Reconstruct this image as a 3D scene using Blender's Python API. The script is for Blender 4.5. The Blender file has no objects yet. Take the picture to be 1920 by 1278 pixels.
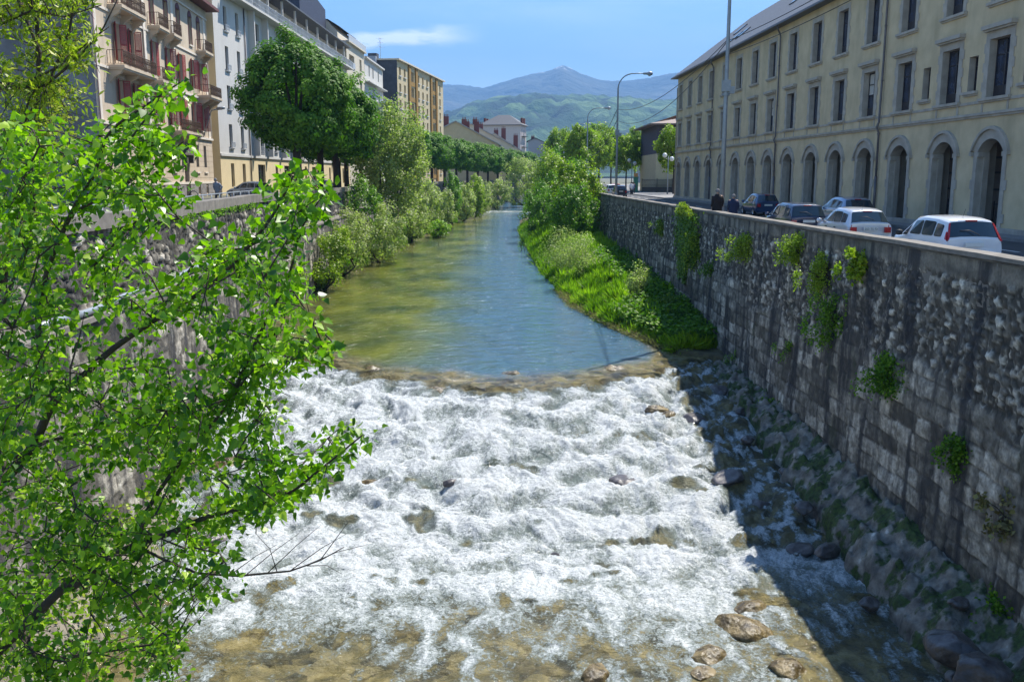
import bpy, math, random
import numpy as np
from mathutils import Vector, Matrix
random.seed(7)
RNG = np.random.default_rng(11)
scene = bpy.context.scene
COL = scene.collection
PI = math.pi
# ------------------------------------------------------------------ camera numbers
F = 1720.0; PITCH = math.radians(10.15); CAMH = 2.6
def ray(px, py):
    u = (px-960)/F; v = (py-639)/F
    return (u, math.cos(PITCH)-v*math.sin(PITCH), -math.sin(PITCH)-v*math.cos(PITCH))
def at(px, py, Y):
    r = ray(px, py); t = Y/r[1]
    return Vector((r[0]*t, Y, CAMH+r[2]*t))
def atz(px, py, z):
    r = ray(px, py); t = (z-CAMH)/r[2]
    return Vector((r[0]*t, r[1]*t, z))
# ------------------------------------------------------------------ bookkeeping
def tag(o, label=None, cat=None, group=None, kind=None):
    if label: o['label'] = label
    if cat: o['category'] = cat
    if group: o['group'] = group
    if kind: o['kind'] = kind
    return o
def thing(name, label, cat, loc=(0,0,0), rz=0.0, group=None):
    o = bpy.data.objects.new(name, None); COL.objects.link(o)
    o.location = loc; o.rotation_euler = (0,0,rz)
    return tag(o, label, cat, group)
def link(name, me, parent=None, loc=None, rz=None):
    o = bpy.data.objects.new(name, me); COL.objects.link(o)
    if parent is not None: o.parent = parent
    if loc is not None: o.location = loc
    if rz is not None: o.rotation_euler = (0,0,rz)
    return o
def kids(o): return [c for c in bpy.data.objects if c.parent == o]
def dup(o, parent=None, loc=None, rz=None, label=None, scale=None):
    c = o.copy(); COL.objects.link(c); c.parent = parent
    if loc is not None: c.location = loc
    if rz is not None: c.rotation_euler = (0,0,rz)
    if label: c['label'] = label
    if scale is not None: c.scale = scale if hasattr(scale, '__len__') else (scale,)*3
    for ch in kids(o): dup(ch, c)
    return c
def npmesh(name, V, Fa, mats, smooth=False, attrs=None, mi=None):
    me = bpy.data.meshes.new(name)
    V = np.asarray(V, dtype=np.float32); Fa = np.asarray(Fa, dtype=np.int32)
    n, k = Fa.shape
    me.vertices.add(len(V)); me.vertices.foreach_set('co', V.ravel())
    me.loops.add(n*k); me.loops.foreach_set('vertex_index', Fa.ravel())
    me.polygons.add(n); me.polygons.foreach_set('loop_start', np.arange(0, n*k, k, dtype=np.int32))
    me.polygons.foreach_set('loop_total', np.full(n, k, dtype=np.int32))
    if smooth: me.polygons.foreach_set('use_smooth', np.ones(n, dtype=bool))
    if mi is not None: me.polygons.foreach_set('material_index', np.asarray(mi, dtype=np.int32))
    if not isinstance(mats, (list, tuple)): mats = [mats]
    for m in mats: me.materials.append(m)
    if attrs:
        for an, (dom, arr) in attrs.items():
            a = me.attributes.new(an, 'FLOAT', dom); a.data.foreach_set('value', np.asarray(arr, dtype=np.float32).ravel())
    me.update(calc_edges=True)
    return me
class MB:
    def __init__(s): s.v = []; s.f = []; s.m = []; s.sm = []
    def pts(s, P):
        i = len(s.v); s.v.extend([tuple(p) for p in P]); return i
    def face(s, idx, m=0, sm=False): s.f.append(tuple(idx)); s.m.append(m); s.sm.append(sm)
    def poly(s, P, m=0):
        i = s.pts(P); s.face(range(i, i+len(P)), m)
    def box(s, x0, x1, y0, y1, z0, z1, m=0):
        if x0 > x1: x0, x1 = x1, x0
        if y0 > y1: y0, y1 = y1, y0
        if z0 > z1: z0, z1 = z1, z0
        i = s.pts([(x0,y0,z0),(x1,y0,z0),(x1,y1,z0),(x0,y1,z0),(x0,y0,z1),(x1,y0,z1),(x1,y1,z1),(x0,y1,z1)])
        for q in ((0,3,2,1),(4,5,6,7),(0,1,5,4),(1,2,6,5),(2,3,7,6),(3,0,4,7)): s.face([i+k for k in q], m)
    def prism(s, poly, y0, y1, m=0, ax='y'):
        # poly in (x,z), extruded along y (ax='y') ; ax='x': poly in (y,z) extruded along x ; ax='z': poly (x,y)
        n = len(poly)
        mk = {'y': lambda a,b,t:(a,t,b), 'x': lambda a,b,t:(t,a,b), 'z': lambda a,b,t:(a,b,t)}[ax]
        i = s.pts([mk(a,b,y0) for a,b in poly]+[mk(a,b,y1) for a,b in poly])
        s.face([i+k for k in range(n)][::-1], m); s.face([i+n+k for k in range(n)], m)
        for k in range(n):
            j = (k+1) % n; s.face((i+k, i+j, i+n+j, i+n+k), m)
    def tube(s, P, R, n=6, m=0, cap=True):
        P = [Vector(p) for p in P]
        if not hasattr(R, '__len__'): R = [R]*len(P)
        up = None; rings = []
        for k, p in enumerate(P):
            d = (P[min(k+1, len(P)-1)]-P[max(k-1, 0)])
            if d.length < 1e-9: d = Vector((0,0,1))
            d.normalize()
            if up is None: up = d.orthogonal().normalized()
            up = (up-d*up.dot(d))
            up = up.normalized() if up.length > 1e-6 else d.orthogonal().normalized()
            w = d.cross(up)
            rings.append(s.pts([p+(up*math.cos(2*PI*a/n)+w*math.sin(2*PI*a/n))*R[k] for a in range(n)]))
        for a, b in zip(rings[:-1], rings[1:]):
            for k in range(n):
                j = (k+1) % n; s.face((a+k, a+j, b+j, b+k), m, True)
        if cap:
            s.face([rings[0]+k for k in range(n)][::-1], m); s.face([rings[-1]+k for k in range(n)], m)
    def lathe(s, prof, c=(0,0,0), n=12, m=0):
        rings = [s.pts([(c[0]+r*math.cos(2*PI*a/n), c[1]+r*math.sin(2*PI*a/n), c[2]+z) for a in range(n)]) for r, z in prof]
        for a, b in zip(rings[:-1], rings[1:]):
            for k in range(n):
                j = (k+1) % n; s.face((a+k, a+j, b+j, b+k), m, True)
    def mesh(s, name, mats):
        me = bpy.data.meshes.new(name); me.from_pydata(s.v, [], s.f)
        if not isinstance(mats, (list, tuple)): mats = [mats]
        for m in mats: me.materials.append(m)
        me.polygons.foreach_set('material_index', s.m); me.polygons.foreach_set('use_smooth', s.sm)
        me.update(); return me
    def split(s, name, mats, parent=None):
        par = list(range(len(s.v)))
        def fd(a):
            while par[a] != a: par[a] = par[par[a]]; a = par[a]
            return a
        for f in s.f:
            for k in f[1:]: par[fd(k)] = fd(f[0])
        G = {}
        for f, m, sm in zip(s.f, s.m, s.sm): G.setdefault(fd(f[0]), []).append((f, m, sm))
        out = []
        for g in G.values():
            b = MB(); mp = {}
            for f, m, sm in g:
                for k in f:
                    if k not in mp: mp[k] = len(b.v); b.v.append(s.v[k])
                b.face([mp[k] for k in f], m, sm)
            out.append(b.build(name, mats, parent))
        return out
    def build(s, name, mats, parent=None, loc=None, rz=None):
        return link(name, s.mesh(name, mats), parent, loc, rz)
# ------------------------------------------------------------------ numpy noise
def _h(ix, iy, seed=0):
    n = (ix.astype(np.int64)*374761393+iy.astype(np.int64)*668265263+seed*974634777) & 0xFFFFFFFF
    n = ((n ^ (n >> 13))*1274126177) & 0xFFFFFFFF
    n = ((n ^ (n >> 15))*2246822519) & 0xFFFFFFFF
    n = n ^ (n >> 13)
    return (n & 0xFFFFFF)/float(0xFFFFFF)
def noise(x, y, seed=0):
    x = np.asarray(x, float); y = np.asarray(y, float)
    ix = np.floor(x); iy = np.floor(y); fx = x-ix; fy = y-iy
    def g(a, b):
        t = _h(ix+a, iy+b, seed)*2*PI
        return np.cos(t)*(fx-a)+np.sin(t)*(fy-b)
    u = fx**3*(fx*(fx*6-15)+10); v = fy**3*(fy*(fy*6-15)+10)
    return 1.5*((g(0,0)*(1-u)+g(1,0)*u)*(1-v)+(g(0,1)*(1-u)+g(1,1)*u)*v)
def fbm(x, y, o=4, seed=0, g=.5):
    t = 0; a = 1; f = 1
    for i in range(o):
        t = t+a*noise(x*f, y*f, seed+i*17); a *= g; f *= 2.03
    return t
def worley(x, y, seed=0):
    ix = np.floor(x); iy = np.floor(y); f1 = np.full(x.shape, 9.); f2 = np.full(x.shape, 9.); cid = np.zeros(x.shape)
    for a in (-1,0,1):
        for b in (-1,0,1):
            cx = ix+a; cy = iy+b
            d = np.hypot(cx+.15+.7*_h(cx,cy,seed)-x, cy+.15+.7*_h(cx,cy,seed+5)-y)
            r = _h(cx,cy,seed+9); n1 = d < f1
            f2 = np.where(n1, f1, np.minimum(f2, d)); cid = np.where(n1, r, cid); f1 = np.where(n1, d, f1)
    return f1, f2, cid
def sstep(a, b, x):
    t = np.clip((x-a)/(b-a), 0, 1); return t*t*(3-2*t)
def gridfaces(nu, nv, flip=False):
    i = np.arange(nu-1)[:, None]*nv+np.arange(nv-1)[None, :]; i = i.ravel()
    q = np.stack([i, i+nv, i+nv+1, i+1], 1)
    return q[:, ::-1] if flip else q
# ------------------------------------------------------------------ materials
MATS = {}
class N:
    def __init__(s, name):
        s.m = bpy.data.materials.new(name); s.m.use_nodes = True
        s.t = s.m.node_tree; s.n = s.t.nodes; s.l = s.t.links
        s.p = s.n['Principled BSDF']; s.out = s.n['Material Output']
        s.co = s.n.new('ShaderNodeTexCoord').outputs['Object']
    def set(s, node, k, v):
        i = node.inputs[k]
        if isinstance(v, bpy.types.NodeSocket): s.l.new(v, i)
        elif isinstance(v, (tuple, list)) and len(v) == 3 and i.type == 'RGBA': i.default_value = (*v, 1)
        else: i.default_value = v
    def map(s, sc, src=None):
        n = s.n.new('ShaderNodeMapping'); s.l.new(src or s.co, n.inputs[0]); n.inputs['Scale'].default_value = sc if hasattr(sc, '__len__') else (sc,)*3
        return n.outputs[0]
    def noise(s, sc=1, det=4, vec=None, dist=0, rough=.55):
        n = s.n.new('ShaderNodeTexNoise'); s.l.new(vec or s.co, n.inputs['Vector'])
        n.inputs['Scale'].default_value = sc; n.inputs['Detail'].default_value = det; n.inputs['Distortion'].default_value = dist; n.inputs['Roughness'].default_value = rough
        return n.outputs[0]
    def vor(s, sc=1, vec=None, feat='F1', out='Distance'):
        n = s.n.new('ShaderNodeTexVoronoi'); n.feature = feat; s.l.new(vec or s.co, n.inputs['Vector']); n.inputs['Scale'].default_value = sc
        return n.outputs[out]
    def attr(s, name):
        n = s.n.new('ShaderNodeAttribute'); n.attribute_name = name; return n.outputs['Fac']
    def ramp(s, fac, stops):
        n = s.n.new('ShaderNodeValToRGB'); s.l.new(fac, n.inputs[0]); e = n.color_ramp.elements
        while len(e) < len(stops): e.new(.5)
        for k, (p, c) in enumerate(stops):
            e[k].position = p; e[k].color = (*c, 1) if hasattr(c, '__len__') else (c, c, c, 1)
        return n.outputs[0]
    def mix(s, f, a, b, bt='MIX'):
        n = s.n.new('ShaderNodeMix'); n.data_type = 'RGBA'; n.blend_type = bt
        for k, v in ((0, f), (6, a), (7, b)):
            i = n.inputs[k]
            if isinstance(v, bpy.types.NodeSocket): s.l.new(v, i)
            elif hasattr(v, '__len__'): i.default_value = (*v, 1)
            else: i.default_value = v if k == 0 else (v, v, v, 1)
        return n.outputs[2]
    def math(s, op, a, b=0.0, c=None):
        n = s.n.new('ShaderNodeMath'); n.operation = op
        for k, v in enumerate((a, b) if c is None else (a, b, c)):
            if isinstance(v, bpy.types.NodeSocket): s.l.new(v, n.inputs[k])
            else: n.inputs[k].default_value = v
        return n.outputs[0]
    def bump(s, h, st=.3, d=.02, nrm=None):
        n = s.n.new('ShaderNodeBump'); s.set(n, 'Height', h); n.inputs['Distance'].default_value = d
        s.set(n, 'Strength', st)
        if nrm: s.l.new(nrm, n.inputs['Normal'])
        s.l.new(n.outputs[0], s.p.inputs['Normal']); return n.outputs[0]
    def base(s, c): s.set(s.p, 'Base Color', c)
    def rough(s, c): s.set(s.p, 'Roughness', c)
def mat(name, col, rough=.7, var=.25, scale=3., bump=.2, bd=.01, bscale=30., metal=0., stain=None, spec=.5, coat=0.):
    if name in MATS: return MATS[name]
    n = N(name)
    d = tuple(max(0, c*(1-var)) for c in col); h = tuple(min(1, c*(1+var*.7)) for c in col)
    c = n.ramp(n.noise(scale, 5), [(.3, d), (.7, h)])
    if stain: # vertical dirt streaks
        f = n.ramp(n.noise(1., 6, n.map((stain[0], stain[0], stain[0]*.12))), [(.45, 0.), (.75, 1.)])
        c = n.mix(n.math('MULTIPLY', f, stain[1]), c, tuple(x*.4 for x in col))
    n.base(c); n.rough(rough); n.p.inputs['Metallic'].default_value = metal; n.p.inputs['Specular IOR Level'].default_value = spec
    n.p.inputs['Coat Weight'].default_value = coat
    if bump: n.bump(n.noise(bscale, 4), bump, bd)
    MATS[name] = n.m; return n.m
def leafmat(name, dark, mid, light, trans=.4, rough=.45, spec=.35):
    n = N(name)
    c = n.ramp(n.attr('tone'), [(0., dark), (.5, mid), (1., light)])
    n.base(c); n.rough(rough); n.p.inputs['Specular IOR Level'].default_value = spec
    t = n.n.new('ShaderNodeBsdfTranslucent')
    tc = n.mix(1., c, (1.0, 1.35, .45), 'MULTIPLY'); n.l.new(tc, t.inputs[0])
    m = n.n.new('ShaderNodeMixShader'); m.inputs[0].default_value = trans
    n.l.new(n.p.outputs[0], m.inputs[1]); n.l.new(t.outputs[0], m.inputs[2]); n.l.new(m.outputs[0], n.out.inputs[0])
    MATS[name] = n.m; return n.m
# ------------------------------------------------------------------ foliage
SHAPES = {
 'quad': (np.array([[0,0,0],[-.42,.5,.08],[0,1,0],[.42,.5,.08]]), np.array([[0,3,2,1]])),
 'poplar': (np.array([[0,0,0],[-.30,-.02,.06],[-.47,.22,.10],[-.24,.65,.05],[0,1.08,-.06],[.24,.65,.05],[.47,.22,.10],[.30,-.02,.06]]), np.array([[0,3,2,1],[0,4,3,0],[0,5,4,0],[0,7,6,5]])),
 'willow': (np.array([[0,0,0],[-.13,.45,.05],[0,1.,-.08],[.13,.45,.05]]), np.array([[0,3,2,1]])),
 'blade': (np.array([[-.03,0,0],[.03,0,0],[.05,.55,.06],[0,1,.25]]), np.array([[0,1,2,3]])),
}
def leafmesh(name, C, size, shape, material, up=None, upw=.5, tone=None, rng=RNG, direct=None):
    """C (n,3) leaf bases; up: preferred normals (n,3) ; direct: preferred axis (n,3)"""
    C = np.asarray(C, float); n = len(C)
    nrm = rng.normal(size=(n,3)); nrm /= np.linalg.norm(nrm, axis=1)[:, None]
    if up is not None: nrm = nrm*(1-upw)+np.asarray(up)*upw
    nrm /= np.linalg.norm(nrm, axis=1)[:, None]+1e-9
    ax = rng.normal(size=(n,3))
    if direct is not None: ax = ax*.35+np.asarray(direct)
    ax -= nrm*(ax*nrm).sum(1)[:, None]; ax /= np.linalg.norm(ax, axis=1)[:, None]+1e-9
    sd = np.cross(ax, nrm)
    SV, SF = SHAPES[shape]
    if shape == 'poplar': SF = np.array([[0,3,2,1],[0,5,4,3],[0,7,6,5]])
    sz = size*(rng.uniform(.45, 1.4, n) if shape == 'poplar' else rng.uniform(.65, 1.25, n))[:, None, None]
    V = C[:, None, :]+sz*(sd[:, None, :]*SV[None, :, 0:1]+ax[:, None, :]*SV[None, :, 1:2]+nrm[:, None, :]*SV[None, :, 2:3])
    k = len(SV); Fa = (SF[None]+(np.arange(n)*k)[:, None, None]).reshape(-1, 4)
    if tone is None: tone = rng.uniform(0, 1, n)
    return npmesh(name, V.reshape(-1, 3), Fa, material, attrs={'tone': ('FACE', np.repeat(np.clip(tone, 0, 1), len(SF)))})
def crown_points(rx, ry, rz, n, nclump, rng, fill=.55, squash=1., flat=0., cl=.22):
    """leaf positions gathered in clumps through an uneven ellipsoid, centred at the origin"""
    u = rng.normal(size=(nclump, 3)); u /= np.linalg.norm(u, axis=1)[:, None]
    if flat: u[:, 2] = np.where(u[:, 2] < -flat, -flat, u[:, 2])
    r = rng.uniform(fill, 1., nclump)**.6
    lob = 1+.16*np.sin(u[:, 0]*4+rng.uniform(0,6))*np.cos(u[:, 1]*5+rng.uniform(0,6))+rng.normal(size=nclump)*.05
    K = u*(r*lob)[:, None]
    w = rng.uniform(.4, 1., nclump); idx = rng.choice(nclump, n, p=w/w.sum())
    rad = rng.uniform(cl*.6, cl*1.2, nclump)
    o = rng.normal(size=(n, 3)); o /= np.linalg.norm(o, axis=1)[:, None]; o *= (rng.uniform(0, 1, n)**.4)[:, None]
    P = K[idx]+o*rad[idx][:, None]
    P[:, 2] *= squash
    nr = o*.7+P*.5+np.array([0, 0, .35])
    nr /= np.linalg.norm(nr, axis=1)[:, None]+1e-9
    ct = rng.uniform(-.22, .22, nclump)
    tone = .45+ct[idx]+rng.normal(size=n)*.16
    return P*np.array([rx, ry, rz]), nr, tone
EXPO=0.97; SUN_E=5.0; SKY_E=.11; SKY_SAT=1.15; HAZE=1.25e-4; HAZE_C=(.24,.52,1.0)
# ------------------------------------------------------------------ render, camera, light, sky
scene.render.engine = 'CYCLES'
scene.view_settings.view_transform = 'Standard'; scene.view_settings.look = 'None'
scene.view_settings.exposure = EXPO; scene.view_settings.gamma = 1
scene.cycles.volume_bounces = 0; scene.cycles.max_bounces = 6; scene.cycles.transparent_max_bounces = 8
cd = bpy.data.cameras.new('camera'); cam = bpy.data.objects.new('camera', cd); COL.objects.link(cam)
cd.sensor_width = 36; cd.lens = 36*F/1920; cd.clip_start = .1; cd.clip_end = 30000
cam.location = (0, 0, CAMH); cam.rotation_euler = (PI/2-PITCH, 0, 0); scene.camera = cam
SUNV = Vector((.43, .50, 1.0)).normalized()
sd = bpy.data.lights.new('sun', 'SUN'); sd.energy = SUN_E; sd.angle = math.radians(.53); sd.color = (1., .955, .87)
so = bpy.data.objects.new('sun', sd); COL.objects.link(so); so.rotation_euler = SUNV.to_track_quat('Z', 'Y').to_euler()
so.location = (30, 30, 60)
w = bpy.data.worlds.new('World'); scene.world = w; w.use_nodes = True
wn = w.node_tree.nodes; wl = w.node_tree.links
sky = wn.new('ShaderNodeTexSky'); sky.sky_type = 'NISHITA'; sky.sun_disc = False
sky.sun_elevation = math.asin(SUNV.z); sky.sun_rotation = math.atan2(SUNV.x, SUNV.y)
sky.air_density = 1.0; sky.dust_density = .25; sky.ozone_density = 3.0
tc = wn.new('ShaderNodeTexCoord')
def wmath(op, a, b=0.):
    n = wn.new('ShaderNodeMath'); n.operation = op
    for k, v in enumerate((a, b)):
        if isinstance(v, bpy.types.NodeSocket): wl.new(v, n.inputs[k])
        else: n.inputs[k].default_value = v
    return n.outputs[0]
def wstep(v, a, b):
    n = wn.new('ShaderNodeMapRange'); n.interpolation_type = 'SMOOTHSTEP'; wl.new(v, n.inputs[0])
    n.inputs[1].default_value = a; n.inputs[2].default_value = b; return n.outputs[0]
sx = wn.new('ShaderNodeSeparateXYZ'); wl.new(tc.outputs['Generated'], sx.inputs[0])
ax = wmath('DIVIDE', sx.outputs[0], sx.outputs[1]); az = wmath('DIVIDE', sx.outputs[2], sx.outputs[1])
cmb = wn.new('ShaderNodeCombineXYZ'); wl.new(ax, cmb.inputs[0]); wl.new(az, cmb.inputs[1])
def wnoise(sx_, sy_, det, off=0):
    mp = wn.new('ShaderNodeMapping'); wl.new(cmb.outputs[0], mp.inputs[0]); mp.inputs['Scale'].default_value = (sx_, sy_, 1); mp.inputs['Location'].default_value = (off, off*.7, 0); mp.inputs['Rotation'].default_value = (0, 0, -.04)
    n = wn.new('ShaderNodeTexNoise'); wl.new(mp.outputs[0], n.inputs[0]); n.inputs['Scale'].default_value = 1; n.inputs['Detail'].default_value = 6; n.inputs['Roughness'].default_value = .6
    return n.outputs[0]
# one bright wisp of cloud above the roofs, faint ones beside it
nz = wnoise(14, 60, 6)
cen = wmath('ADD', wmath('MULTIPLY', ax, .063), wmath('ADD', .1492, wmath('MULTIPLY', wmath('SUBTRACT', nz, .5), .02)))
dz = wmath('ABSOLUTE', wmath('SUBTRACT', az, cen))
wisp = wmath('MULTIPLY', wmath('SUBTRACT', 1., wstep(dz, .0, .0115)), wmath('MULTIPLY', wstep(ax, -.19, -.145), wmath('SUBTRACT', 1., wstep(ax, -.12, -.02))))
wisp = wmath('MULTIPLY', wisp, wstep(wnoise(22, 90, 6, 3), .2, .5))
veil = wmath('MULTIPLY', wstep(wnoise(3, 14, 6, 9), .42, .8), .22)
cl = wmath('MINIMUM', wmath('ADD', wmath('MULTIPLY', wisp, 1.5), veil), 1.)
cl = wmath('MULTIPLY', cl, wmath('GREATER_THAN', sx.outputs[1], 0.02))
mixc = wn.new('ShaderNodeMix'); mixc.data_type = 'RGBA'; wl.new(cl, mixc.inputs[0]); hs = wn.new('ShaderNodeHueSaturation'); hs.inputs['Saturation'].default_value = SKY_SAT; wl.new(sky.outputs[0], hs.inputs['Color']); wl.new(hs.outputs[0], mixc.inputs[6]); mixc.inputs[7].default_value = (10.5, 10.8, 11.0, 1)
bg = wn['Background']; wl.new(mixc.outputs[2], bg.inputs[0]); bg.inputs[1].default_value = SKY_E
# ------------------------------------------------------------------ shared materials
M_STONE = mat('cut_stone', (.43,.385,.325), .8, .2, 2, .25, .01, 25, stain=(1.2,.35))
M_RENDER = mat('yellow_render', (.47,.385,.20), .9, .14, 1.2, .35, .012, 22, stain=(.8,.3))
M_DARKGL = mat('dark_window_glass', (.012,.016,.025), .06, .1, 1, 0, spec=.8)
M_DARKFR = mat('dark_window_frame', (.03,.025,.03), .5, .2, 3, 0)
M_WHITEFR = mat('pale_window_frame', (.6,.6,.6), .5, .1, 3, 0)
M_SLATE = mat('slate_roof', (.10,.10,.105), .55, .35, 6, .5, .02, 14)
M_ASPH = mat('asphalt', (.052,.052,.056), .85, .25, .8, .3, .006, 90)
M_PAVE = mat('pavement_concrete', (.22,.21,.20), .85, .2, 1.5, .2, .005, 40)
M_IRON = mat('black_iron', (.018,.018,.02), .45, .2, 5, 0)
M_GALV = mat('grey_painted_steel', (.27,.30,.33), .45, .15, 4, .05, metal=.3)
M_BARK = mat('bark', (.06,.045,.032), .9, .4, 9, .7, .02, 22)
M_ZINC = mat('zinc_pipe', (.13,.12,.13), .45, .2, 3, .05, metal=.3)
M_CONC = mat('concrete_cap', (.20,.18,.155), .9, .3, 2.5, .5, .015, 18, stain=(1.5,.3))
L_POP = leafmat('poplar_leaf', (.04,.12,.003), (.17,.33,.004), (.44,.60,.03), .45, .38, .5)
L_WIL = leafmat('catkin_willow_leaf', (.16,.21,.015), (.27,.33,.025), (.50,.50,.05), .42, .45)
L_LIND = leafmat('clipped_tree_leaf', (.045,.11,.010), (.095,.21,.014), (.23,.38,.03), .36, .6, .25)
L_SAGE = leafmat('grey_willow_leaf', (.20,.23,.075), (.37,.41,.15), (.56,.59,.30), .42, .5)
L_YEL = leafmat('yellow_green_leaf', (.12,.18,.012), (.26,.35,.022), (.45,.52,.05), .42, .45)
L_MID = leafmat('fresh_green_leaf', (.065,.14,.010), (.14,.27,.018), (.27,.42,.035), .4, .45)
L_GRASS = leafmat('grass_blade', (.06,.13,.008), (.20,.34,.010), (.42,.55,.03), .42, .5, .3)
L_IVY = leafmat('ivy_leaf', (.06,.12,.010), (.15,.25,.018), (.45,.50,.04), .33, .4)
L_DRY = leafmat('dry_leaf', (.10,.08,.03), (.22,.19,.08), (.38,.34,.16), .3, .6)

# ------------------------------------------------------------------ quay wall lines
def polyx(P, y):
    return np.interp(y, [p[1] for p in P], [p[0] for p in P])
WR = [(11.7,-30),(11.01-.0215*12,12),(9.27,81),(9.35,100),(10.2,150),(12.,220),(21,340)]
WL = [(-10.2,-30),(-11.0,14),(-12.07,30),(-14.74,51.7),(-16.3,86),(-18.15,113.5),(-18.6,150),(-15.5,200),(-8,270),(6,340)]
# ------------------------------------------------------------------ ground sheet
YS = sorted(set([-60,-30,0,12,14,20,30,40,51.7,60,70,81,86,100,113.5,130,150,175,200,220,245,270,305,340]))
g = MB()
def lz(y): return .7 if y < 200 else max(0, .7-(y-200)/140*.7)
for a, b in zip(YS[:-1], YS[1:]):
    g.poly([(polyx(WR,a)+.3,a,-.004),(3000,a,-.004),(3000,b,-.004),(polyx(WR,b)+.3,b,-.004)])
    g.poly([(-3000,a,lz(a)),(polyx(WL,a)-.3,a,lz(a)),(polyx(WL,b)-.3,b,lz(b)),(-3000,b,lz(b))])
    g.poly([(polyx(WL,a)-.9,a,-9.3),(polyx(WR,a)+.9,a,-9.3),(polyx(WR,b)+.9,b,-9.3),(polyx(WL,b)-.9,b,-9.3)])
g.poly([(-3000,340,0),(3000,340,-.004),(9000,11500,-.004),(-9000,11500,0)])
M_GROUND = mat('ground_earth', (.13,.13,.09), .95, .35, .05, .2, .02, 3)
tag(g.build('ground', M_GROUND), kind='structure')
def strip(name, line, offs, ys, zt, m, kerb=None):
    b = MB(); P = []
    for y in ys: P.append((line(y, 0), line(y, 1), y))
    for (a0, a1, ya), (c0, c1, yb) in zip(P[:-1], P[1:]):
        i = b.pts([(a0,ya,zt),(a1,ya,zt),(c1,yb,zt),(c0,yb,zt),(a0,ya,zt-.2),(a1,ya,zt-.2),(c1,yb,zt-.2),(c0,yb,zt-.2)])
        b.face([i,i+1,i+2,i+3]); b.face([i+4,i,i+3,i+7]); b.face([i+1,i+5,i+6,i+2])
    tag(b.build(name, m), kind='structure')
ysr = [y for y in YS if y <= 305]
FX = lambda y: 23.06-.030*min(y, 140)+max(0, y-140)*.08
strip('pavement', lambda y, k: polyx(WR,y)+(.3, 1.75)[k], 0, ysr, .13, M_PAVE)
strip('road', lambda y, k: (polyx(WR,y)+1.6, FX(y)-1.5)[k], 0, ysr, .004, M_ASPH)
strip('pavement', lambda y, k: (FX(y)-1.6, FX(y)+5.5)[k], 0, ysr, .125, M_PAVE)
strip('road', lambda y, k: polyx(WL,y)+(-11.,-4.)[k], 0, [y for y in YS if y <= 200], .706, M_ASPH)
strip('pavement', lambda y, k: polyx(WL,y)+(-4.1,-.3)[k], 0, [y for y in YS if y <= 200], .80, M_PAVE)
# painted lines on the right road
pl = MB()
for k in range(30):
    y = 14+k*6; x = (polyx(WR,y)+FX(y))/2+1.4
    pl.poly([(x,y,.009),(x+.12,y,.009),(x+.12-.05,y+2.5,.009),(x-.05,y+2.5,.009)])
tag(pl.build('road_marking', mat('road_paint', (.7,.7,.68), .7, .15, 4, .1)), kind='structure')
# ------------------------------------------------------------------ retaining walls
n = N('rubble_wall')
c = n.ramp(n.attr('tone'), [(0., (.03,.027,.022)), (.34, (.105,.093,.074)), (.60, (.26,.235,.19)), (.82, (.54,.49,.405)), (1., (.84,.78,.66))])
c = n.mix(n.attr('joint'), c, (.035,.03,.022))
c = n.mix(n.ramp(n.noise(12, 6), [(.42, 0.), (.70, .55)]), c, (.07,.062,.05))
stk = n.ramp(n.noise(1.1, 7, n.map((1.6,1.6,.16))), [(.47, 0.), (.61, .88)])
c = n.mix(stk, c, (.022,.022,.026))
c = n.mix(n.ramp(n.noise(.8, 6, n.map((1.,1.,.45))), [(.60, 0.), (.74, .55)]), c, (.035,.055,.012))
c = n.mix(n.ramp(n.noise(1.7, 6, n.map((1.2,1.2,.3))), [(.64, 0.), (.72, .45)]), c, (.42,.40,.37))
n.base(c); n.rough(.88); n.bump(n.noise(16, 6), .8, .035); M_RUB = n.m
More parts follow.
